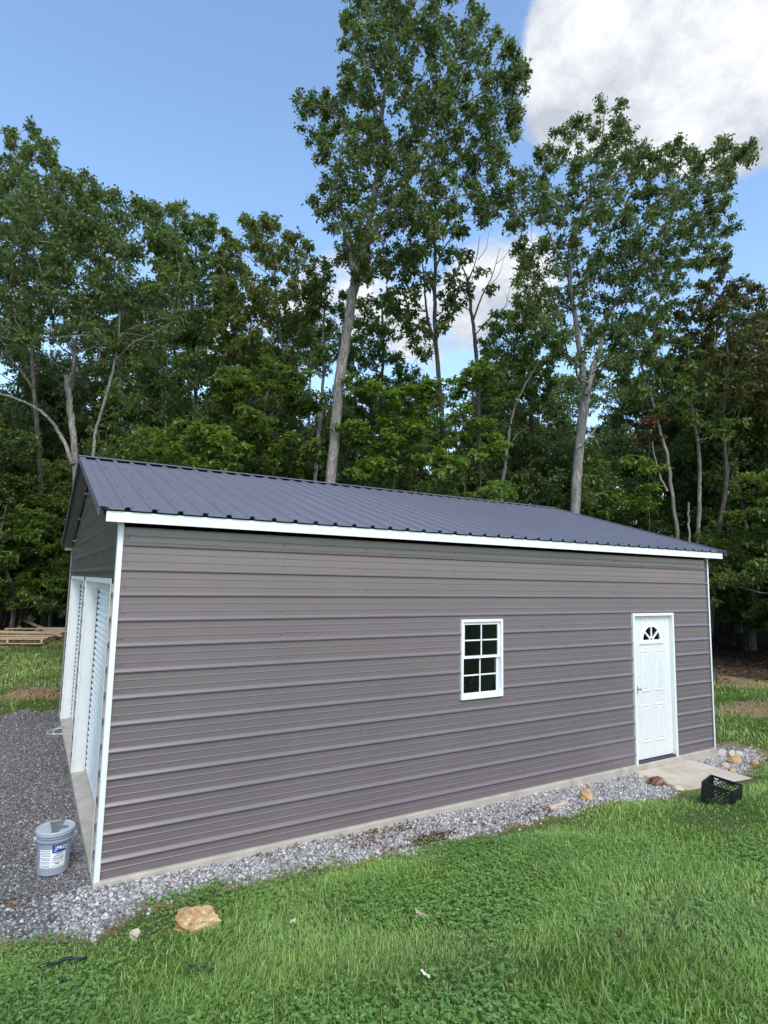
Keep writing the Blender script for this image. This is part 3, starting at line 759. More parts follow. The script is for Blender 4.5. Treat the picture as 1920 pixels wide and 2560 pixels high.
# grey pail
bp = hit(131, 2180)
pl = empty('plastic_pail', (bp[0], bp[1], float(H(bp[0], bp[1]))+.012), math.radians(0)); tag(pl, 'grey plastic pail with blue and white label on the gravel drive', 'pail')
mb = MB(); mb.lathe([(0, 0), (.122, 0), (.129, .005), (.140, .285), (.141, .279), (.156, .283), (.156, .297), (.143, .300), (.143, .312), (.155, .315), (.155, .324), (.143, .327), (.143, .345)], 40)
mb.build('body', M['pail'], pl, True).modifiers.new('e', 'EDGE_SPLIT').split_angle = math.radians(35)
mb = MB(); mb.lathe([(.146, .333), (.158, .336), (.160, .366), (.156, .372), (.150, .372), (.147, .3655), (0, .3655)], 40)
for k in range(16):
    a = 2*math.pi*k/16; mb.bar((.1605*math.cos(a), .1605*math.sin(a), .340), (.1605*math.cos(a), .1605*math.sin(a), .364), .003, .003)
lid = mb.build('lid', M['pail_lid'], pl, True); lid.modifiers.new('e', 'EDGE_SPLIT').split_angle = math.radians(35)
mb = MB(); mb.lathe([(.036, .366), (.036, .3705), (.028, .3725), (.026, .369), (0, .369)], 20, (.065, -.035, 0)); mb.build('spout_cap', M['flashing'], lid, True)
for sg in (-1, 1):
    MB().tube([(sg*.149, 0, .292), (sg*.168, 0, .292)], .018, 10).build('handle_ear', M['pail_lid'], pl)
# label wrapped round the side that faces the lawn
face = math.atan2(CAM[1]-bp[1], CAM[0]-bp[0])+.12
def curved(a0, a1, z0, z1, off, mat, name, parent):
    mb = MB(); n = max(2, int(abs(a1-a0)/.06)+1)
    for i in range(n+1):
        a = face+a0+(a1-a0)*i/n
        for z in (z0, z1):
            r = .1295+.0385*(z/.285)*.29+off+.0012; mb.v.append((r*math.cos(a), r*math.sin(a), z))
    for i in range(n): mb.f.append([2*i, 2*i+2, 2*i+3, 2*i+1])
    return mb.build(name, mat, parent)
lb = curved(-1.0, .60, .07, .225, .0, M['label'], 'label', pl)
curved(-.22, .58, .195, .262, .0005, M['label_blue'], 'blue_band', lb)
for i, (a0, a1, z, h_) in enumerate([(-.05, .4, .182, .008), (-.12, .45, .165, .006), (-.15, .5, .147, .007), (-.15, .45, .132, .006), (-.18, .5, .115, .004), (0, .25, .098, .010), (-.18, .52, .082, .003)]):
    curved(a0, a1, z, z+h_, .001, M['ink'], 'print_line', lb)
for i, z in enumerate((.212, .198, .184, .170, .150, .140, .120, .108, .088, .078)):
    curved(-.95+.1*(i % 2), -.32, z, z+.004, .001, M['ink'], 'print_line', lb)
def curved_text(txt, size, ac, zc, mat, name, parent, off=.0018, ext=1.0):
    cu = bpy.data.curves.new('t', 'FONT'); cu.body = txt; cu.size = size; cu.align_x = 'CENTER'; cu.align_y = 'CENTER'; cu.resolution_u = 2; cu.offset = size*.03
    to = bpy.data.objects.new('t', cu); COL.objects.link(to); dg = bpy.context.evaluated_depsgraph_get(); dg.update()
    me = bpy.data.meshes.new_from_object(to.evaluated_get(dg)); bpy.data.objects.remove(to)
    for v in me.vertices:
        r = .1295+.0385*((zc+v.co.y)/.285)*.29+off+.0012; a = face+ac+v.co.x/r; z = zc+v.co.y*ext; v.co = (r*math.cos(a), r*math.sin(a), z)
    me.materials.clear(); return link(name, me, mat, parent)
curved_text('PRO', .042, .30, .233, M['ink_light'], 'lettering', lb)
lgm = MB()
def cpt(a, z):
    r = .1295+.0385*(z/.285)*.29+.003; return (r*math.cos(face+a), r*math.sin(face+a), z)
curved(-.10, .02, .205, .228, .0012, M['logo_violet'], 'house_logo', lb)
curved(-.08, .0, .228, .250, .0012, M['logo_violet'], 'house_logo', lb)
# folded flashing offcut standing on the lid
fl = empty('flashing_offcut', (bp[0], bp[1], float(H(bp[0], bp[1]))+.012+.3725), face+math.radians(180)); tag(fl, 'bent grey metal flashing offcut lying on the pail lid', 'metal offcut')
MB().prism([(-.148, .047, .001), (-.148, .0, .001), (.13, -.09, .001), (.12, .04, .001)], (0, 0, .0018)).build('flange', M['flashing'], fl)
MB().prism([(-.15, .048, .004), (.12, .042, .004), (.12, .042, .035), (-.15, .048, .035)], (0, .0018, 0)).build('upright_flange', M['pail_lid'], fl)

# white cord lying by the far garage door
c0 = hit(152, 1832); rp = MB(); pts = []
for i in range(60):
    t_ = i/59; a = t_*13; r = .10+.05*math.sin(a*.7)
    x = c0[0]+r*1.6*math.cos(a)+.1*t_; y = c0[1]+r*1.9*math.sin(a)+.15*t_; pts.append((x, y, float(H(x, y))+.012+.006*math.sin(a*1.7)))
pts += [(-.06, c0[1]+.1, .02), (.06, c0[1]+.05, .06)]
rp.tube(pts, .006, 6); tag(rp.build('cord', M['rope'], None, True), 'loosely coiled white cord by the far roll-up door', 'cord')

# black hose scraps in the lawn
def hose(pix, r, label):
    P = [Vector(hit(u, v)) for u, v in pix]; mb = MB(); pts = []
    for i in range(13):
        t_ = i/12*(len(P)-1); k = min(int(t_), len(P)-2); a = P[k].lerp(P[k+1], t_-k); pts.append((a.x, a.y, float(H(a.x, a.y))+.045+.006*math.sin(i)))
    mb.tube(pts, r, 8); tag(mb.build('hose_scrap', M['hose'], None, True), label, 'hose')
hose([(95, 2440), (130, 2425), (165, 2418), (215, 2414)], .010, 'thin curved black hose piece in the grass at the left')
hose([(470, 2442), (500, 2448), (532, 2446)], .014, 'short thick black hose piece in the grass below the big tan rock')
hose([(150, 2468), (165, 2474)], .008, 'tiny black scrap in the grass under the long hose piece')

# pallet and boards at the back left
pp = hit(62, 1596); pp2 = hit(140, 1590)
pal = empty('wooden_pallet', (pp[0], pp[1], float(H(pp[0], pp[1]))+.03), math.radians(-12)); pal.rotation_euler = (math.radians(3), 0, math.radians(-22)); tag(pal, 'broken wooden pallet lying on the grass behind the garage at left', 'pallet')
Dp = float(np.dot(pp-CAM, CF)); pw = 150*Dp/F_PX
for i, x in enumerate(np.linspace(-.5, .5, 3)): MB().box((x*pw-.03, -1.2, 0), (x*pw+.03, 1.2, .11)).build('stringer', M['wood'], pal)
for i, y in enumerate(np.array([-1.12, -.8, -.42, .1, .35, 1.1])): MB().box((-pw*.53, y-.07, .112+.002*i), (pw*.53, y+.07, .134+.002*i)).build('deck_board', M['wood'], pal, rot=(0, .012*math.sin(i*5), .05*math.sin(i*3)))
for i, y in enumerate((-1.12, .05, 1.1)): MB().box((-pw*.52, y-.06, -.022), (pw*.52, y+.06, -.001)).build('deck_board', M['wood'], pal)
b1, b2 = hit(60, 1566), hit(150, 1606)
mb = MB(); mb.bar((b1[0], b1[1], float(H(b1[0], b1[1]))+.22), (b2[0], b2[1], float(H(b2[0], b2[1]))+.2), .12, .04)
tag(mb.build('plank', M['wood']), 'long grey plank lying diagonally across the pallet', 'plank')
b3 = hit(140, 1586); mb = MB().box((-.9, -.1, 0), (.9, .1, .2)); tag(mb.build('timber_block', M['wood_pink'], loc=(b3[0]+.25, b3[1]+.3, float(H(b3[0], b3[1]))), bevel=.01, rot=(0, 0, -.5)), 'thick pinkish timber behind the pallet beside the garage corner', 'timber')

# ------------------------------------------------------------------ leaves, trees
def unit(r, n):
    v = r.normal(size=(n, 3)); return v/np.linalg.norm(v, axis=1, keepdims=True)
def leaf_quads(base, dirs, nrm_, ln, wd, droop=.15):
    """diamond leaves folded along the midrib; returns verts (4N,3)"""
    sd_ = np.cross(dirs, nrm_); sd_ /= np.linalg.norm(sd_, axis=1, keepdims=True)+1e-9
    ln = ln[:, None]; wd = wd[:, None]
    midp = base+dirs*ln*.5; tip = base+dirs*ln; tip[:, 2] -= (ln*droop)[:, 0]
    up = np.cross(sd_, dirs)
    V = np.stack([base, midp+sd_*wd*.5+up*wd*.12, tip, midp-sd_*wd*.5+up*wd*.12], 1)
    return V.reshape(-1, 3)
def leaf_mesh(name, centers, r, n_per, spread, ln, wd, flat=0.0, mat=None):
    N = len(centers)*n_per; c = np.repeat(centers, n_per, 0)
    d = unit(r, N); d[:, 2] *= (1-.75*flat); d[:, 2] -= .12; d /= np.linalg.norm(d, axis=1, keepdims=True)
    n_ = unit(r, N)*(1-.6*flat); n_[:, 2] += .75+1.3*flat
    off = unit(r, N)*spread*r.uniform(0, 1, (N, 1)); off[:, 2] *= (1-.7*flat)
    l = ln*r.uniform(.5, 1.35, N); V = leaf_quads(c+off, d, n_, l, l*wd*r.uniform(.8, 1.2, N))
    return np_mesh(name, V, [np.arange(4*N).reshape(-1, 4)])
def tube_np(acc, pts, rad, n):
    pts = np.asarray(pts, float); rad = np.asarray(rad, float)
    t = np.gradient(pts, axis=0); t /= np.linalg.norm(t, axis=1, keepdims=True)+1e-9
    ref = np.array([.31, .77, .12]); a = np.cross(t, ref); a /= np.linalg.norm(a, axis=1, keepdims=True)+1e-9; b = np.cross(t, a)
    an = np.linspace(0, 2*np.pi, n, endpoint=False)
    V = pts[:, None, :]+rad[:, None, None]*(a[:, None, :]*np.cos(an)[None, :, None]+b[:, None, :]*np.sin(an)[None, :, None])
    base = acc['n']; m = len(pts); acc['v'].append(V.reshape(-1, 3))
    i = np.arange(m-1)[:, None]*n; k = np.arange(n)[None, :]; k2 = (k+1) % n
    acc['f'].append((base+np.stack([i+k, i+k2, i+n+k2, i+n+k], -1)).reshape(-1, 4)); acc['n'] += m*n
def smooth_path(pts, r, m=6, jit=.0):
    pts = np.asarray(pts, float); out = []
    P = np.vstack([2*pts[0]-pts[1], pts, 2*pts[-1]-pts[-2]])
    for i in range(1, len(P)-2):
        p0, p1, p2, p3 = P[i-1:i+3]
        for t in np.linspace(0, 1, m, endpoint=False):
            out.append(.5*((2*p1)+(-p0+p2)*t+(2*p0-5*p1+4*p2-p3)*t*t+(-p0+3*p1-3*p2+p3)*t**3))
    out.append(pts[-1]); out = np.array(out)
    return out+r.normal(size=out.shape)*jit
def grow(name, skel, blobs, r, leaf, mat, bark, loc, label, group=None, leaves_per=14, ln=.17, wd=.5, dens=1.0, flat=0.0, twig=True, kind_cat='tree', sides=10, bare=None):
    """skel: list of (pts(k,3), r0, r1) world; blobs: array (m,4) world centre + radius. builds tree > trunk, crown"""
    loc = np.asarray(loc, float); acc = dict(v=[], f=[], n=0); SK = []; SR = []
    for pts, r0, r1 in skel:
        pth = smooth_path(pts, r, 6, min(.012, r1*.5)); rr = r0+(r1-r0)*np.linspace(0, 1, len(pth))**.85
        if pts[0][2] < loc[2]+.6: rr[:4] *= np.array([1.35, 1.16, 1.07, 1.02])
        tube_np(acc, pth-loc, rr, sides); SK.append(pth); SR.append(rr)
    SK = np.vstack(SK); SR = np.concatenate(SR)
    cl = []
    for b in blobs:
        c, rad = b[:3], b[3]
        if twig:
            d = np.linalg.norm(SK-c, axis=1)+np.where(SK[:, 2] > c[2]-.15*rad, 2.5*np.abs(SK[:, 2]-c[2])+1.0, 0); k = int(np.argmin(d))
            s = SK[k]; v = c-s; ln_ = np.linalg.norm(v); side = unit(r, 1)[0]*ln_*.10; side[2] = abs(side[2])
            path = smooth_path([s, s+v*.35+side-np.array([0, 0, .05*ln_]), s+v*.7+side*.6, c], r, 4, .012*ln_**.5)
            rr = np.linspace(min(SR[k]*.55, .018+.014*ln_), .010, len(path)); tube_np(acc, path-loc, rr, 5)
            SK = np.vstack([SK, path[4:]]); SR = np.concatenate([SR, rr[4:]])
        m = max(3, int(dens*14*(rad/.8)**2*(1 if not flat else 1.1)))
        q = unit(r, m)*(r.uniform(.12, 1, (m, 1))**.45)*rad*r.uniform(.75, 1.15, (m, 1)); q[:, 2] *= .8-.44*flat
        ct = c+q
        if twig:
            for e in ct[::2]:
                mid_ = (c+e)/2+np.array([0, 0, .06*rad]); tube_np(acc, np.array([c, mid_, e])-loc, [.010, .007, .004], 3)
        # each twig end carries a few tufts
        k3 = 4; tt = np.repeat(ct, k3, 0)+unit(r, m*k3)*rad*.24*np.array([1, 1, .6-.3*flat]); cl.append(tt)
    T = empty(name, loc); tag(T, label, kind_cat, group)
    link('trunk', np_mesh('trunk', np.vstack(acc['v']), acc['f'], True), bark, T)
    if len(blobs):
        cl = np.vstack(cl)
        link('crown', leaf_mesh('crown', cl-loc, r, leaves_per, .17, ln, wd, flat), mat, T)
    return T
def inside(px, py, poly):
    c = False; n = len(poly); j = n-1
    for i in range(n):
        xi, yi = poly[i]; xj, yj = poly[j]
        if (yi > py) != (yj > py) and px < (xj-xi)*(py-yi)/(yj-yi)+xi: c = not c
        j = i
    return c
def edge_dist(px, py, poly):
    best = 1e9
    for (x0, y0), (x1, y1) in zip(poly, poly[1:]+poly[:1]):
        dx, dy = x1-x0, y1-y0; t = max(0, min(1, ((px-x0)*dx+(py-y0)*dy)/(dx*dx+dy*dy+1e-9)))
        best = min(best, math.hypot(px-x0-t*dx, py-y0-t*dy))
    return best
def fill(poly, D, thick, r, rmin=36, rmax=78, tries=900, gap=.62, layers=2):
    """clumps of foliage spread through a crown of the given outline and front-to-back thickness"""
    out = []; xs = [p[0] for p in poly]; ys = [p[1] for p in poly]
    for lay in range(layers):
        pts = []
        for _ in range(tries):
            x, y = r.uniform(min(xs), max(xs)), r.uniform(min(ys), max(ys))
            if not inside(x, y, poly): continue
            e = edge_dist(x, y, poly); rad = min(r.uniform(rmin, rmax), e*.95+10)
            if rad < 16: continue
            if any(math.hypot(x-a, y-b) < gap*(rad+c) for a, b, c in pts): continue
            pts.append((x, y, rad))
            dz = thick*((lay+.5)/layers-.5)+r.normal()*thick*.18; d = D+dz
            c_ = at(x, y, d)
            out.append((*c_, rad*d/F_PX))
    return np.array(out)
def trunk_px(pix, D, lean=0.0):
    return [at(u, v, D) for u, v in pix]
def rooted(pix, D, r0, r1):
    P = trunk_px(pix, D); b = P[0].copy(); g = float(H(b[0], b[1])); d = P[0]-P[1]; d = d/abs(d[2]); foot = b+d*(b[2]-g)*.7; foot[2] = float(H(foot[0], foot[1]))-.1
    return ([foot, (foot+b)/2]+P, r0, r1), foot+np.array([0, 0, .1])

rt = np.random.default_rng(21)
# tall leaning oak in the middle
D = 17.
main, ft_ = rooted([(828, 1205), (843, 1010), (865, 850), (884, 720), (893, 665)], D, .165, .135)
sk = [main, (trunk_px([(893, 668), (915, 590), (938, 480), (948, 380), (960, 240), (985, 90), (1010, -60)], D), .115, .03),
      (trunk_px([(888, 690), (866, 600), (848, 500), (842, 440), (870, 300)], D), .075, .02),
      (trunk_px([(905, 640), (960, 540), (1010, 470), (1060, 380), (1130, 250), (1180, 130)], D+.3), .075, .02),
      (trunk_px([(940, 470), (1000, 370), (1080, 310), (1160, 260), (1240, 210)], D-.3), .055, .015),
      (trunk_px([(925, 520), (980, 490), (1060, 487), (1130, 495), (1210, 470)], D-.6), .05, .015),
      (trunk_px([(955, 330), (925, 230), (905, 130), (900, 20)], D+.4), .06, .015)]
bl = fill([(870, -60), (1000, -130), (1180, -70), (1200, 40), (1235, 70), (1290, 120), (1325, 170), (1300, 260), (1280, 330), (1285, 420), (1275, 510), (1230, 570), (1150, 530), (1090, 600), (1020, 690), (960, 690),
           (905, 710), (868, 690), (850, 600), (800, 540), (800, 470), (785, 390), (810, 330), (770, 305), (745, 270), (800, 230), (850, 250), (850, 130)], D, 3.6, rt, 30, 68, 1100, .60, 2)
bl = np.vstack([bl, [(*at(u, v, D), rr*D/F_PX) for u, v, rr in [(800, 505, 26), (760, 265, 30), (775, 330, 26), (1318, 175, 30), (875, 650, 40), (925, 690, 36), (905, 610, 44)]]])
grow('oak_tree', sk, bl, rt, None, M['oak'], M['bark'], ft_, 'tallest leaning oak with grey trunk rising behind the middle of the roof', leaves_per=18, ln=.115, dens=1.25)

# forked oak at right
D = 17.6
main, ft_ = rooted([(1438, 1280), (1446, 1140), (1458, 1040), (1466, 985)], D, .155, .135)
sk = [main, (trunk_px([(1464, 990), (1452, 900), (1440, 810), (1425, 700), (1440, 580), (1475, 490), (1500, 380), (1510, 290)], D), .10, .02),
      (trunk_px([(1468, 985), (1480, 930), (1500, 870), (1525, 780), (1590, 690), (1640, 620), (1690, 520), (1750, 440)], D-.2), .09, .02),
      (trunk_px([(1590, 690), (1660, 665), (1740, 662), (1790, 640)], D-.3), .045, .012), (trunk_px([(1470, 500), (1540, 430), (1600, 400)], D+.3), .05, .012),
      (trunk_px([(1690, 520), (1770, 440), (1850, 395)], D-.2), .03, .01), (trunk_px([(1425, 700), (1380, 600), (1330, 480)], D+.3), .05, .012),
      (trunk_px([(1442, 1120), (1470, 1095), (1498, 1060)], D-.25), .035, .02)]
bl = fill([(1470, 300), (1500, 245), (1560, 270), (1615, 330), (1625, 410), (1660, 350), (1720, 360), (1760, 400), (1790, 340), (1830, 350), (1890, 370), (1880, 410), (1830, 430), (1840, 480), (1795, 540), (1835, 540), (1830, 590),
           (1780, 630), (1830, 620), (1800, 655), (1700, 680), (1750, 720), (1650, 800), (1640, 900), (1500, 950), (1400, 900), (1330, 800), (1290, 720), (1280, 600), (1265, 480), (1320, 400), (1390, 340), (1410, 300)], D, 4.2, rt, 28, 60, 1200, .58, 2)
bl = np.vstack([bl, [(*at(u, v, D), rr*D/F_PX) for u, v, rr in [(1870, 388, 24), (1838, 375, 26), (1800, 360, 30), (1830, 555, 26), (1815, 630, 24), (1810, 650, 20)]]])
grow('oak_tree', sk, bl, rt, None, M['oak'], M['bark_pale'], ft_, 'broad oak with pale forked trunk behind the right half of the roof', leaves_per=17, ln=.112, dens=1.25)

# slender dark tree right of the tall oak
D = 18.5
main, ft_ = rooted([(1115, 1228), (1108, 1080), (1092, 880), (1086, 760), (1088, 640), (1085, 560)], D, .115, .04)
sk = [main, (trunk_px([(1088, 860), (1066, 780), (1060, 690), (1050, 620)], D), .05, .015), (trunk_px([(1087, 680), (1110, 620), (1140, 580)], D), .04, .012)]
bl = fill([(1040, 560), (1090, 530), (1150, 560), (1180, 640), (1150, 720), (1130, 800), (1070, 840), (1000, 820), (960, 750), (990, 680), (1020, 620)], D, 2.2, rt, 26, 50, 500, .72, 2)
grow('slender_tree', sk, bl, rt, None, M['oak'], M['bark_dark'], ft_, 'slender dark-stemmed tree just right of the tallest oak', leaves_per=8, ln=.17, dens=.75)
# half-dead tree with bare twigs
D = 19.5
main, ft_ = rooted([(1200, 1230), (1198, 1050), (1190, 880), (1180, 790), (1170, 700)], D, .12, .045)
sk = [main, (trunk_px([(1183, 800), (1205, 740), (1230, 690), (1250, 620)], D), .035, .006), (trunk_px([(1172, 700), (1190, 650), (1200, 590)], D), .028, .006), (trunk_px([(1170, 700), (1150, 650), (1140, 610)], D), .028, .006),
      (trunk_px([(1215, 720), (1245, 690), (1262, 640)], D), .015, .004), (trunk_px([(1186, 840), (1220, 800), (1260, 770), (1275, 720)], D), .022, .005), (trunk_px([(1178, 760), (1150, 720), (1120, 700)], D), .02, .005),
      (trunk_px([(1195, 650), (1215, 620), (1222, 580)], D), .012, .004), (trunk_px([(1240, 660), (1262, 640), (1285, 600)], D), .010, .004), (trunk_px([(1250, 775), (1270, 760), (1262, 730)], D), .010, .004)]
bl = np.array([(*at(u, v, D), rr*D/F_PX) for u, v, rr in [(1160, 690, 34), (1205, 670, 30), (1180, 740, 30), (1225, 720, 22), (1150, 760, 26)]])
grow('dying_tree', sk, bl, rt, None, M['oak'], M['bark_dark'], ft_, 'half-dead tree with bare twigs against the bright cloud', leaves_per=6, ln=.16, dens=.55)
# bare pale snag
D = 18.5
main, ft_ = rooted([(1255, 1225), (1265, 1150), (1275, 1070), (1290, 1010), (1320, 950), (1350, 900)], D, .075, .015)
sk = [main, (trunk_px([(1282, 1100), (1300, 1080), (1325, 1068)], D), .02, .006), (trunk_px([(1285, 1035), (1270, 1020)], D), .02, .01)]
grow('bare_snag', sk, np.zeros((0, 4)), rt, None, M['oak'], M['bark_pale'], ft_, 'thin bare pale snag leaning right, between dying tree and forked oak')

# left group
D = 15.
main, ft_ = rooted([(196, 1400), (190, 1250), (186, 1120), (174, 1010), (168, 940)], D, .10, .07)
sk = [main, (trunk_px([(183, 1160), (150, 1085), (110, 1035), (50, 1000), (-40, 970)], D-.1), .052, .022), (trunk_px([(170, 960), (185, 900), (170, 860), (140, 820), (110, 700), (60, 560)], D), .05, .018),
      (trunk_px([(172, 990), (185, 930), (190, 850), (230, 700), (280, 560)], D+.2), .06, .018)]
bl = fill([(-60, 450), (60, 440), (200, 445), (265, 480), (330, 490), (400, 520), (440, 600), (470, 700), (450, 800), (390, 870), (300, 890), (220, 830), (100, 860), (-60, 850)], D, 3.4, rt, 42, 86, 900, .58, 2)
grow('oak_tree', sk, bl, rt, None, M['oak'], M['bark'], ft_, 'grey-barked oak with crooked limbs behind the left end of the roof', leaves_per=16, ln=.108, dens=1.3)
D = 14.2
main, ft_ = rooted([(232, 1160), (240, 1080), (268, 980), (288, 900), (298, 800), (296, 740), (310, 640)], D, .05, .015)
sk = [main, (trunk_px([(288, 900), (330, 860), (370, 840), (420, 812), (470, 780)], D), .028, .008), (trunk_px([(298, 835), (330, 835), (360, 840)], D), .012, .005)]
bl = fill([(240, 560), (330, 520), (400, 580), (420, 700), (360, 760), (260, 730)], D, 2.0, rt, 34, 60, 300, .75, 1)
grow('slender_tree', sk, bl, rt, None, M['mid'], M['bark_pale'], ft_, 'thin pale curved sapling trunk above the left part of the roof ridge', leaves_per=8, ln=.14, dens=.7)
D = 23.
main, ft_ = rooted([(112, 1440), (104, 1250), (95, 1100), (84, 950), (76, 800), (60, 650)], D, .16, .05)
sk = [main, (trunk_px([(88, 980), (30, 900), (-40, 850)], D), .06, .02), (trunk_px([(80, 850), (120, 740), (170, 620)], D), .05, .02)]
bl = fill([(-80, 430), (0, 400), (15, 345), (80, 308), (135, 325), (130, 390), (160, 435), (235, 440), (260, 520), (220, 640), (100, 760), (-80, 760)], D, 3.5, rt, 32, 74, 800, .6, 2)
grow('oak_tree', sk, bl, rt, None, M['oak'], M['bark_dark'], ft_, 'dark-trunked oak at far left, its top the highest on the left', leaves_per=14, ln=.145, dens=1.2)
D = 23.
def poly_tree(name, base_px, top_px, poly, D, mat, bark, label, thick=3.5, rmin=30, rmax=64, dens=1.15, lp=15, ln=.145, r0=.13, flat=0., layers=2, gap=.62, tries=600):
    (u0, v0), (u1, v1) = base_px, top_px
    mids = [(u0+(u1-u0)*t+rt.normal()*7, v0+(v1-v0)*t) for t in (0, .25, .5, .75)]+[top_px]
    mn, ft = rooted(mids, D, r0, r0*.3)
    b = fill(poly, D, thick, rt, rmin, rmax, tries, gap, layers)
    return grow(name, [mn], b, rt, None, mat, bark, ft, label, leaves_per=lp, ln=ln, dens=dens, flat=flat)
poly_tree('oak_tree', (470, 1150), (490, 620), [(370, 520), (420, 500), (470, 515), (530, 545), (565, 640), (600, 720), (590, 850), (520, 960), (420, 960), (370, 860), (390, 650)], 23, M['mid'], M['bark_dark'], 'rounded oak between the left oaks and the yellow-green tree')
poly_tree('birch_tree', (697, 1190), (690, 640), [(555, 580), (600, 540), (680, 545), (745, 590), (795, 640), (800, 730), (770, 830), (740, 940), (690, 1010), (600, 1010), (555, 900), (540, 750), (540, 640)], 21, M['yellowish'], M['bark_pale'], 'yellow-green tree with thin pale trunk left of the tallest oak', dens=1.1, r0=.085, gap=.6)
poly_tree('slender_tree', (806, 1120), (815, 720), [(770, 680), (830, 650), (870, 700), (880, 800), (850, 900), (790, 900), (760, 800)], 20, M['mid'], M['bark'], 'thin-trunked tree close behind the tallest oak on its left', dens=.6, r0=.09, rmin=24, rmax=44, layers=1)
poly_tree('oak_tree', (960, 1180), (955, 760), [(890, 760), (950, 735), (1030, 790), (1070, 870), (1060, 1000), (980, 1060), (890, 1040), (860, 950), (870, 850)], 23, M['mid'], M['bark_dark'], 'low leafy tree between the tallest oak and the slender dark-stemmed tree', dens=.85)
poly_tree('oak_tree', (1330, 1200), (1325, 800), [(1240, 770), (1300, 735), (1365, 760), (1400, 850), (1390, 1000), (1290, 1060), (1210, 1000), (1190, 900), (1210, 820)], 24, M['mid'], M['bark_dark'], 'dark bushy tree between the bare snag and the forked oak')
poly_tree('bronze_tree', (1800, 1330), (1820, 800), [(1690, 790), (1750, 720), (1810, 660), (1850, 690), (1900, 730), (1990, 750), (2000, 960), (1900, 1030), (1780, 1010), (1690, 950)], 21, M['bronze'], M['bark_dark'], 'bronze-leaved tree at the far right edge', dens=1.0)
# two leaning stems and a straight stem near the right end of the roof
D = 20.
main, ft_ = rooted([(1695, 1350), (1680, 1240), (1665, 1130), (1645, 1060), (1620, 960), (1590, 880)], D, .085, .035)
sk = [main, (trunk_px([(1668, 1228), (1650, 1190), (1632, 1120), (1620, 1040)], D), .045, .015)]
bl = fill([(1540, 800), (1640, 780), (1720, 860), (1740, 980), (1680, 1040), (1580, 1000), (1520, 900)], D, 3, rt, 32, 60, 500, .64, 2)
bl2 = np.array([(*at(u, v, D), rr*D/F_PX) for u, v, rr in [(1650, 1040, 26), (1590, 1110, 24), (1665, 1020, 22)]])
grow('leaning_tree', sk, bl, rt, None, M['mid'], M['bark'], ft_, 'left-leaning forked stem near the right end of the roof', leaves_per=9, ln=.18, dens=.85)
D = 21.
main, ft_ = rooted([(1745, 1370), (1749, 1230), (1746, 1120), (1738, 1070), (1722, 980), (1715, 860)], D, .092, .04)
bl = fill([(1660, 900), (1760, 860), (1860, 940), (1880, 1060), (1800, 1110), (1700, 1060)], D, 3, rt, 32, 60, 500, .66, 2)
grow('straight_tree', [main], bl, rt, None, M['mid'], M['bark'], ft_, 'straight grey stem just right of the left-leaning forked stem', leaves_per=9, ln=.18, dens=.8)
main, ft_ = rooted([(1724, 1362), (1722, 1300), (1720, 1255)], 19.5, .05, .03)
grow('broken_snag', [main], np.zeros((0, 4)), rt, None, M['oak'], M['bark'], ft_, 'short broken dead stub between the leaning stem and the straight stem')
# bright understory sprays: low maples catching the light
def understory(px, D, label, mat, dens=.8, h=None, r0=.03, ln=.13):
    base = at(px[0][0], px[0][1], D); foot = np.array([base[0], base[1], float(H(base[0], base[1]))])
    b = np.array([(*(at(u, v, D)+CF*rt.normal()*.5), rr*D/F_PX) for u, v, rr in px])
    topz = b[:, 2].max(); c = b[:, :3].mean(0)
    pts = [foot-[0, 0, .1], foot*.6+np.array([c[0], c[1], topz])*.4, np.array([c[0], c[1], topz-.2])]
    grow('understory_maple', [(pts, r0, .01)], b, rt, None, mat, M['bark_dark'], foot, label, leaves_per=10, ln=ln, wd=.7, dens=dens*1.1, flat=.7)
def spray(poly, n, rmin, rmax):
    out = []; xs = [p[0] for p in poly]; ys = [p[1] for p in poly]
    while len(out) < n:
        x, y = rt.uniform(min(xs), max(xs)), rt.uniform(min(ys), max(ys))
        if inside(x, y, poly): out.append((x, y, rt.uniform(rmin, rmax)))
    return out
understory(spray([(330, 1080), (440, 1040), (560, 1080), (600, 1160), (420, 1180), (320, 1150)], 16, 40, 70), 15.5, 'light green understory maple just above the left half of the ridge', M['maple'])
understory(spray([(540, 900), (680, 860), (780, 950), (790, 1150), (640, 1200), (520, 1120)], 26, 40, 75), 17.5, 'layered green maple below the yellow-green tree', M['mid'], ln=.14)
understory(spray([(880, 980), (1010, 930), (1110, 980), (1120, 1120), (1000, 1210), (860, 1200)], 26, 40, 70), 17.5, 'layered green maple right of the tallest oak trunk', M['maple'], .7, ln=.14)
understory(spray([(1120, 960), (1200, 900), (1260, 960), (1250, 1120), (1150, 1180)], 16, 34, 56), 17., 'bright green maple around the dying tree base', M['maple'], .75, ln=.13)
understory(spray([(1040, 1150), (1180, 1120), (1280, 1170), (1290, 1250), (1120, 1230)], 14, 34, 56), 14.5, 'sunlit maple spray over the ridge below the bare snag', M['maple'], .75)
understory(spray([(1370, 1190), (1430, 1170), (1500, 1150), (1600, 1160), (1640, 1220), (1580, 1300), (1480, 1260)], 16, 30, 54), 19., 'bright layered maple around the forked oak base', M['maple'], .8)
understory(spray([(-30, 1220), (80, 1200), (150, 1230), (150, 1420), (120, 1500), (0, 1300)], 22, 30, 56), 22.5, 'leafy maple at the left edge above the pallet', M['mid'], .8)
understory(spray([(60, 1400), (150, 1380), (165, 1500), (120, 1530), (50, 1500)], 16, 22, 40), 22.5, 'low leafy shrub behind the cream boulder at left', M['mid'], .8)
understory(spray([(1600, 1360), (1660, 1330), (1740, 1365), (1750, 1400), (1640, 1400)], 9, 16, 26), 18.5, 'shrub with dry red leaves behind the right end of the roof', M['red_dry'], .8, ln=.12)
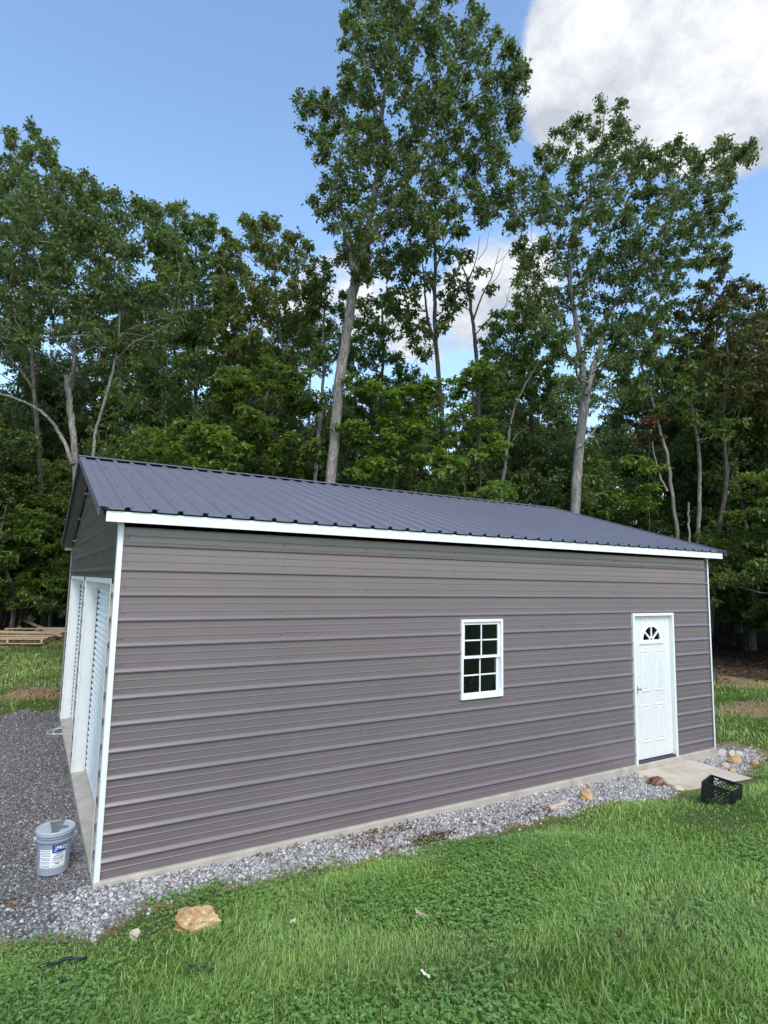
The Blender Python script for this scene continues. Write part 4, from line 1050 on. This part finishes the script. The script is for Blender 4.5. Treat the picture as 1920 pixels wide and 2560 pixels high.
understory(spray([(1560, 1080), (1640, 1020), (1680, 1060), (1620, 1130), (1570, 1130)], 6, 18, 30), 19.5, 'cluster of dry reddish leaves on the left-leaning stem', M['red_dry'], .45, ln=.12)
understory(spray([(1790, 1400), (1850, 1380), (1900, 1450), (1850, 1560), (1800, 1560)], 10, 22, 40), 24, 'sparse dark shrub right of the garage at the wood edge', M['mid'], .6)

# generic woodland trees, each a copy with its own place and turn
def proto(seed, h, cb, cr_r, mat, bark, flat=0., nb=46, ln=.175, dens=.8, lp=10):
    r = np.random.default_rng(seed); top = np.array([r.normal()*.4, r.normal()*.4, h*.93])
    pts = [np.array([0, 0, -.3]), np.array([r.normal()*.1, r.normal()*.1, h*.3]), np.array([r.normal()*.25, r.normal()*.25, h*.6]), top]
    out = []
    while len(out) < nb:
        q = r.uniform(-1, 1, 3)
        if np.linalg.norm(q) > 1 or np.linalg.norm(q) < .35: continue
        c = np.array([q[0]*cr_r, q[1]*cr_r, cb+(h-cb)*(q[2]*.5+.5)]); k = 1-.35*max(0, q[2]); c[:2] *= k
        out.append((*c, r.uniform(.55, 1.05)*cr_r/2.6))
    T = grow('woodland_tree', [(pts, .05+h*.009, .03)], np.array(out), r, None, mat, bark, (0, 0, 0), 'x', leaves_per=lp, ln=ln, dens=dens, flat=flat, sides=8)
    return T
protos = [proto(101, 15, 5.5, 2.9, M['oak'], M['bark_dark'], nb=52), proto(102, 13, 4.0, 2.6, M['mid'], M['bark'], nb=48), proto(103, 16.5, 7.0, 3.0, M['oak'], M['bark'], nb=50)]
under = [proto(111, 6.5, .8, 2.3, M['mid'], M['bark_dark'], .5, 44, .15, .85), proto(112, 4.6, .4, 1.9, M['maple'], M['bark_dark'], .6, 32, .14, .8), proto(113, 8.5, 2.0, 2.4, M['oak'], M['bark_dark'], .3, 46, .155, .85)]
first = set()
def place(Tp, x, y, rz, sc, label, cat, group, sz=None):
    z = float(H(x, y))
    if Tp.name not in first: T = Tp; first.add(Tp.name)
    else:
        T = Tp.copy(); COL.objects.link(T)
        for ch_ in Tp.children:
            c = ch_.copy(); COL.objects.link(c); c.parent = T
    T.location = (x, y, z-.05); T.rotation_euler = (0, 0, rz); T.scale = (sc, sc, sz or sc); tag(T, label, cat, group); return T
GW = 'woods behind the garage'
LB = ['woodland tree in the crowded woods behind the garage', 'understory tree in the shade of the woods behind the garage']
rw = np.random.default_rng(5)
spots = []
def ok(x, y, dmin): return all((x-a)**2+(y-b)**2 > dmin**2 for a, b in spots)
for row, (D0, D1, n, which) in enumerate([(18.3, 22, 15, 'u'), (22, 27, 20, 'u'), (24, 31, 20, 't'), (27, 36, 18, 'u'), (33, 44, 24, 't'), (40, 60, 24, 't'), (38, 56, 20, 'u')]):
    k = 0; tr = 0
    while k < n and tr < 3000:
        tr += 1
        u = rw.uniform(-350, 2270); d = rw.uniform(D0, D1); q = at(u, 1440, d); x, y = q[0], q[1]
        if forest_d(np.array(x), np.array(y)) < 1.0 or not ok(x, y, 1.9): continue
        if row == 0 and any(abs(u-c_) < 110 for c_ in (828, 1440, 1115, 1680, 1745, 200)): continue
        P_ = protos[rw.integers(3)] if which == 't' else under[rw.integers(3)]
        # leave the open sky gap and keep the skyline under the big crowns
        sc = rw.uniform(.8, 1.1)
        lim = np.interp(u, [-400, 0, 300, 450, 650, 800, 900, 1000, 1240, 1350, 1500, 1700, 2000, 2300], [440, 460, 540, 620, 660, 740, 800, 830, 840, 780, 720, 720, 760, 720])
        hmax = 2.6+d*(1445-lim)/F_PX-float(H(x, y)); hh = {0: 15, 1: 13, 2: 16.5}[protos.index(P_)] if which == 't' else 8.5
        sc = min(sc, hmax/hh)
        if sc < .45: continue
        place(P_, x, y, rw.uniform(0, 6.28), sc, LB[0] if which == 't' else LB[1], 'tree', GW+(' (tall)' if which == 't' else ' (low)')); spots.append((x, y)); k += 1

for row in range(70):          # the same woods go on round the left side of the clearing
    x, y = rw.uniform(-34, 1.5), rw.uniform(19.5, 44)
    if forest_d(np.array(x), np.array(y)) < 1. or not ok(x, y, 2.2): continue
    low = row % 2 == 0
    u_ = np.dot(np.array([x, y, 2.6])-CAM, CR)/max(.1, np.dot(np.array([x, y, 2.6])-CAM, CF))*F_PX+960
    if low: place(under[rw.integers(3)], x, y, rw.uniform(0, 6.28), rw.uniform(.8, 1.15), LB[1], 'tree', GW+' (low)')
    else: place(protos[rw.integers(3)], x, y, rw.uniform(0, 6.28), rw.uniform(.8, .98), LB[0], 'tree', GW+' (tall)')
    spots.append((x, y))
for (x, y, k_, sc) in ((-2.2, 19.3, 0, .62), (-.9, 20.2, 2, .55), (.1, 19.6, 1, .8), (-3.6, 19.8, 1, .95), (1.4, 18.2, 0, .6), (-1.5, 22.0, 0, .95), (.6, 22.5, 2, .8), (-5, 21, 2, .8)):
    place(under[k_], x, y, rw.uniform(0, 6.28), sc, LB[1], 'tree', GW+' (low)')
for (u_, d, k_, sc, tall) in ((1800, 25, 0, .9, 1), (1870, 23, 1, .9, 1), (1935, 22, 2, .85, 1), (1990, 24, 0, .9, 1), (1840, 28, 2, .85, 1), (1910, 29, 1, 1., 1), (2060, 23, 1, .95, 1), (1835, 30, 0, 1., 0), (1885, 27, 2, .9, 0), (1940, 26, 0, .9, 0), (1970, 31, 1, 1.2, 0), (1800, 33, 2, 1, 0), (2020, 28, 2, 1, 0), (1860, 36, 0, 1.2, 0), (1920, 35, 0, 1.2, 0)):
    q = at(u_, 1440, d)
    place((protos if tall else under)[k_], q[0], q[1], rw.uniform(0, 6.28), sc, LB[0] if tall else LB[1], 'tree', GW+(' (tall)' if tall else ' (low)'))
n = 26000; az = rw.uniform(math.radians(-75), math.radians(100), n); dd = rw.uniform(58, 82, n); c = np.stack([CAM[0]+dd*np.sin(az), CAM[1]+dd*np.cos(az), np.zeros(n)], -1)
k = forest_d(c[:, 0], c[:, 1]) > 2; c = c[k]; n = len(c)
c[:, 2] = H(c[:, 0], c[:, 1])+rw.uniform(0, 1, n)**1.3*(9+2.5*np.sin(az[k]*23)+1.5*np.sin(az[k]*51))
dv = unit(rw, n); nv = unit(rw, n); l = rw.uniform(.5, 1.1, n)
tag(link('distant_woods', np_mesh('distant_woods', leaf_quads(c, dv, nv, l, l*.7), [np.arange(4*n).reshape(-1, 4)]), M['oak']), 'far-off mass of woods seen between the nearer trunks', 'woods', kind='stuff')

# ------------------------------------------------------------------ gravel stones
def stones(name, pts, size, r, mat, label):
    N = len(pts); o = np.array([(1, 0, 0), (-1, 0, 0), (0, 1, 0), (0, -1, 0), (0, 0, 1), (0, 0, -1)], float)
    V = o[None]*r.uniform(.55, 1.15, (N, 6, 1))*size[:, None, None]*.5; V += r.normal(size=(N, 6, 3))*size[:, None, None]*.08; V[:, :, 2] *= .75
    a = r.uniform(0, 6.28, N); b = r.normal(size=N)*.5
    c_, s_ = np.cos(a)[:, None], np.sin(a)[:, None]; x, y, z = V[..., 0], V[..., 1], V[..., 2]
    cb_, sb_ = np.cos(b)[:, None], np.sin(b)[:, None]; y, z = y*cb_-z*sb_, y*sb_+z*cb_
    V = np.stack([x*c_-y*s_, x*s_+y*c_, z], -1)+pts[:, None, :]
    f = np.array([(0, 2, 4), (2, 1, 4), (1, 3, 4), (3, 0, 4), (2, 0, 5), (1, 2, 5), (3, 1, 5), (0, 3, 5)])
    F_ = (np.arange(N)[:, None, None]*6+f[None]).reshape(-1, 3)
    ob = link(name, np_mesh(name, V.reshape(-1, 3), [F_]), mat); tag(ob, label, 'gravel', kind='stuff'); return ob
rg = np.random.default_rng(11)
def scatter(x0, x1, y0, y1, dens, r): 
    n = int((x1-x0)*(y1-y0)*dens); return r.uniform(x0, x1, n), r.uniform(y0, y1, n)
def strip_pts(dens):
    x, y = scatter(-.9, 10.3, -1.1, .05, dens, rg); g = gravel_d(x, y)
    k = (g > rg.normal(size=len(x))*.075) & ~((x > 7.05) & (x < 8.44) & (y < -.02)) & ~((x > 0) & (x < 9.15) & (y > -.03))
    d = np.clip((-x+.15)*1.6+.1+(y+.2)*.25, 0, 1)*(x < .5); k &= rg.uniform(size=len(x)) > d*.9
    return x[k], y[k]
x, y = strip_pts(3600); sz = rg.gamma(9, .0034, len(x))+.010
stones('gravel_strip', np.stack([x, y, H(x, y)+.004], -1), sz, rg, M['stone_light'], 'light grey crushed stone strip along the foot of the garage wall')
xs_, ys_ = [], []
for (a, b, c, d, den) in ((-2.2, -.02, -.6, 2.5, 3800), (-2.2, -.02, 2.5, 5, 2200), (-2.5, .0, 5, 8.2, 1100), (9.18, 10.3, 0, .5, 2500)):
    x, y = scatter(a, b, c, d, den, rg); xs_.append(x); ys_.append(y)
x, y = np.concatenate(xs_), np.concatenate(ys_); k = gravel_d(x, y) > rg.normal(size=len(x))*.06
dd = np.clip((-x+.15)*1.6+.1+(y+.2)*.25, 0, 1); k &= rg.uniform(size=len(x)) < dd+.05
x, y = x[k], y[k]; sz = rg.gamma(7, .0024, len(x))+.007
stones('drive_gravel', np.stack([x, y, H(x, y)+.003], -1), sz, rg, M['stone_dark'], 'dark grey gravel of the drive in front of the roll-up doors')

# ------------------------------------------------------------------ lawn
def slab_mask(x, y): return (x > 7.06) & (x < 8.44) & (y > -1.02-(x-7.1)*.16)
def grass_ok(x, y, r, thr=0.):
    g = gravel_d(x, y); e = r.normal(size=len(x))*.085
    return (g < e-.02) & ~((x > -.05) & (x < L+.08) & (y > -.06) & (y < W+.06)) & ~(slab_mask(x, y) & (y < .1)) & (forest_d(x, y) < r.normal(size=len(x))*.8) & (r.uniform(size=len(x)) > np.clip(dirt_d(x, y)*1.4, 0, .62))
def blades(x, y, h, wd, r, lean=1.05):
    N = len(x); z = H(x, y)-.004; a = r.uniform(0, 6.28, N)
    # drifts of blades lie over in a common direction
    a = np.where(r.uniform(size=N) < .6, 2.2*np.sin(x*1.1+y*.7)+1.6*np.sin(y*1.9-x*.5)+r.normal(size=N)*.7, a)
    ln = np.abs(r.normal(size=N))*.35+lean*.55+.15*np.sin(x*2.3)*np.sin(y*2.9); ln = np.clip(ln, .05, 1.5)
    dx, dy = np.cos(a), np.sin(a); px, py = -dy, dx
    b = np.stack([x, y, z], -1); d = np.stack([dx, dy, np.zeros(N)], -1); p = np.stack([px, py, np.zeros(N)], -1); up = np.array([0, 0, 1.])
    h = h[:, None]; wd = wd[:, None]; ln = ln[:, None]
    m = b+up*h*.55*np.cos(ln*.55)+d*h*.55*np.sin(ln*.55); t = m+up*h*.5*np.cos(ln*1.35)+d*h*.5*np.sin(ln*1.35)
    V = np.stack([b-p*wd*.5, b+p*wd*.5, m+p*wd*.42, m-p*wd*.42, t], 1).reshape(-1, 3)
    i = np.arange(N)*5
    return V, np.stack([i, i+1, i+2, i+3], -1), np.stack([i+3, i+2, i+4], -1)
def merge(parts):
    V, Q, T_ = [], [], []; n = 0
    for v, q, t in parts: V.append(v); Q.append(q+n); T_.append(t+n); n += len(v)
    return np.vstack(V), np.vstack(Q), np.vstack(T_)
rl = np.random.default_rng(31)
def dist(x, y): return np.hypot(x-CAM[0], y-CAM[1])
parts = []; dry = []
dry_spots = [(hit(870, 2420), .38, .3), (hit(420, 2290), .55, .2), (hit(1230, 2090), .5, .2), (hit(90, 2390), .4, .2), (hit(1560, 2330), .5, .3)]
def lawn(x0, x1, y0, y1, dens, hm, wm, lo, hi, dryfrac=.025):
    x, y = scatter(x0, x1, y0, y1, dens, rl); d = dist(x, y); fw_d = (x-CAM[0])*CF[0]+(y-CAM[1])*CF[1]; vis = (fw_d > .8) & (np.abs((x-CAM[0])*CR[0]+(y-CAM[1])*CR[1]) < .74*fw_d+.8)
    k = (d >= lo) & (d < hi) & vis & grass_ok(x, y, rl); x, y = x[k], y[k]
    patch = .75+.35*np.sin(x*1.7+1)*np.sin(y*2.1)+.2*np.sin(x*4.1-y*3.3)
    edge = np.clip(-gravel_d(x, y)*2.2, .5, 1)
    h = hm*rl.gamma(9, .111, len(x))*patch*edge; h = np.clip(h, .02, .135); wdt = wm*rl.uniform(.6, 1.4, len(x))
    dm = np.clip(dirt_d(x, y)+.35, 0, 1)+np.clip(1-(-gravel_d(x, y))*3, 0, 1)*.75+np.clip((y-7)*.12, 0, .35)
    for p_, a_, b_ in dry_spots: dm = dm+.6*np.clip(1-np.hypot((x-p_[0])/a_, (y-p_[1])/b_)+wob(x, y)*2, 0, 1)
    isd = rl.uniform(size=len(x)) < dryfrac+dm*.6
    parts.append(blades(x[~isd], y[~isd], h[~isd], wdt[~isd], rl)); dry.append(blades(x[isd], y[isd], h[isd]*.8, wdt[isd], rl, 1.1))
lawn(-4, 5, -6.5, 0, 7400, .064, .0054, 0, 4.2)
lawn(-3, 8, -6.5, .5, 4300, .065, .0074, 4.2, 7.2)
lawn(-4, 14, -7, 2, 2200, .068, .0105, 7.2, 11)
lawn(-5, 24, -9, 20, 420, .12, .02, 11, 28, .12)
V, Q, T_ = merge(parts)
tag(link('lawn_grass', np_mesh('lawn_grass', V, [Q, T_]), M['grass']), 'green lawn grass sloping up from the gravel strip', 'grass', kind='stuff')
V, Q, T_ = merge(dry)
tag(link('dry_grass', np_mesh('dry_grass', V, [Q, T_]), M['grass_dry']), 'straw coloured dry grass along the lawn edges', 'grass', kind='stuff')
# clover: three leaflets on a short stalk height
x, y = scatter(-3.5, 8, -6, -.2, 2300, rl); d = dist(x, y)
cm = np.sin(x*1.3+.6)*np.sin(y*1.5+1.1)+.55*np.sin(x*3.1+y*2.3)+.3*np.sin(x*6.3-y*5.2)
k = (d < 6.5) & (np.abs((x-CAM[0])*CR[0]+(y-CAM[1])*CR[1]) < .74*((x-CAM[0])*CF[0]+(y-CAM[1])*CF[1])+.6) & grass_ok(x, y, rl) & (cm > rl.normal(size=len(x))*.6+.38) & ((x-CAM[0])*CF[0]+(y-CAM[1])*CF[1] > .8); x, y = x[k], y[k]
N = len(x); c = np.stack([x, y, H(x, y)+rl.uniform(.012, .058, N)], -1); ph = rl.uniform(0, 6.28, N); VV = []
for j in range(3):
    a = ph+j*2.094; dv = np.stack([np.cos(a), np.sin(a), rl.uniform(-.25, .35, N)], -1); nv = np.stack([rl.normal(size=N)*.25, rl.normal(size=N)*.25, np.ones(N)], -1)
    l = rl.uniform(.010, .025, N); VV.append(leaf_quads(c, dv, nv, l, l*.95, 0).reshape(N, 4, 3))
V = np.stack(VV, 1).reshape(-1, 3)
tag(link('clover', np_mesh('clover', V, [np.arange(len(V)).reshape(-1, 4)]), M['clover']), 'clover leaves growing through the lawn grass', 'clover', kind='stuff')
print('pallet D', Dp, 'pw', pw); print('blades', sum(len(p[1]) for p in parts), 'clover', N)

# ------------------------------------------------------------------ fallen leaves
rf = np.random.default_rng(41)
def leaf_outline(sz, seed):
    r = np.random.default_rng(seed); n = 14; pts = []
    for i in range(n):
        a = 2*math.pi*i/n; rr = sz*(.55+.45*abs(math.cos(a))**.7)*(1+.22*(1 if i % 2 else -1)*.6); pts.append((rr*math.cos(a), rr*.55*math.sin(a), sz*.18*math.sin(a*2+r.uniform(0, 3))+sz*.1*r.normal()))
    mb = MB(); mb.v = [(0, 0, sz*.05)]+pts; mb.f = [[0, 1+i, 1+(i+1) % n] for i in range(n)]; return mb.mesh('fallen_leaf')
for i, (u, v, px, lbl) in enumerate([(731, 2326, 20, 'small cream leaf on the lawn below the middle of the wall'), (1052, 2309, 30, 'curled pinkish brown leaf on the lawn below the window'),
                                     (1063, 2466, 22, 'pale leaf in the grass near the bottom of the picture'), (1224, 2122, 26, 'brown leaf lying on the grass below the gravel under the window'), (250, 2360, 12, 'tiny orange leaf on the grass left of the small pale rock')]):
    p = hit(u, v); D_ = float(np.dot(p-CAM, CF)); s = px*D_/F_PX*.62
    m_ = [M['rock_pale'], M['rock_pink'], M['rock_pale'], M['dead_leaf'], M['dead_leaf']][i]
    if i in (0, 1, 2): m_ = simple('leaf_%d' % i, [(.62, .48, .30), (.36, .26, .22), (.62, .55, .40)][i], [(.70, .58, .40), (.5, .38, .33), (.7, .64, .5)][i], 30, .7)
    o = link('fallen_leaf', leaf_outline(s, 50+i), m_, None, (p[0], p[1], float(H(p[0], p[1]))+.062), (rf.normal()*.25, rf.normal()*.25, rf.uniform(0, 6))); tag(o, lbl, 'leaf')
def litter(name, spots_, label):
    c = []
    for (u, v, a, b, n) in spots_:
        p = hit(u, v); q = rf.normal(size=(n, 2)); x = p[0]+q[:, 0]*a; y = p[1]+q[:, 1]*b; kk = ~((x > -.03) & (x < L+.03) & (y > -.06)); c.append(np.stack([x[kk], y[kk], H(x[kk], y[kk])+.012+rf.uniform(0, .02, kk.sum())], -1))
    c = np.vstack(c); N = len(c); d = unit(rf, N); d[:, 2] *= .35; d /= np.linalg.norm(d, axis=1, keepdims=True); n_ = unit(rf, N)*.6; n_[:, 2] += 1
    l = rf.uniform(.025, .062, N); V = leaf_quads(c, d, n_, l, l*.55, .0)
    tag(link(name, np_mesh(name, V, [np.arange(4*N).reshape(-1, 4)]), M['dead_leaf']), label, 'leaf litter', kind='stuff')
litter('leaf_litter', [(1070, 2100, .11, .05, 150), (1040, 2118, .16, .04, 110), (960, 2085, .25, .06, 150), (930, 2110, .14, .05, 60), (1110, 2090, .08, .04, 60), (640, 2150, .3, .06, 30), (760, 2190, .18, .05, 35), (560, 2215, .2, .05, 20), (1340, 2030, .15, .07, 40), (1300, 2040, .25, .1, 30), (1200, 2060, .3, .1, 30),
                     (60, 1810, .6, .5, 160), (110, 1790, .4, .3, 90), (20, 1850, .5, .6, 80), (60, 2255, .12, .1, 40), (100, 1990, .3, .6, 12), (1840, 1880, .5, .2, 40), (480, 2270, .3, .08, 14)], 'brown fallen leaves drifted along the gravel strip and drive')
# forest floor litter and pale stones in the woods at right
x, y = rf.uniform(9, 34, 16000), rf.uniform(-6, 22, 16000); k = (forest_d(x, y) > -.5); x, y = x[k], y[k]; N = len(x)
c = np.stack([x, y, H(x, y)+.02], -1); d = unit(rf, N); d[:, 2] *= .3; n_ = unit(rf, N)*.6; n_[:, 2] += 1; l = rf.uniform(.07, .15, N)
V = leaf_quads(c, d, n_, l, l*.6, 0); M['shaded_leaf'] = leafmat('shaded_forest_leaves', [(.045, .028, .018), (.075, .048, .032), (.11, .075, .05), (.16, .12, .085)], .1, .8); tag(link('forest_litter', np_mesh('forest_litter', V, [np.arange(4*N).reshape(-1, 4)]), M['shaded_leaf']), 'brown leaf litter covering the forest floor', 'leaf litter', kind='stuff')  # darker copy of the fallen leaves, woodland shade put into the colour
# tall weeds by the slab
wx_, wy_ = rf.normal(8.75, .35, 60), rf.normal(-1.15, .2, 60); kk = ~slab_mask(wx_, wy_)
v_, q_, t_ = blades(wx_[kk], wy_[kk], rf.uniform(.15, .34, kk.sum()), np.full(kk.sum(), .008), rf, .5)
tag(link('tall_weeds', np_mesh('tall_weeds', v_, [q_, t_]), M['grass']), 'taller grass stalks beside the right edge of the door slab', 'grass', kind='stuff')

print('tris', sum(sum(len(p.vertices)-2 for p in me.polygons) if len(me.polygons) < 5000 else len(me.loops)-2*len(me.polygons) for me in bpy.data.meshes))
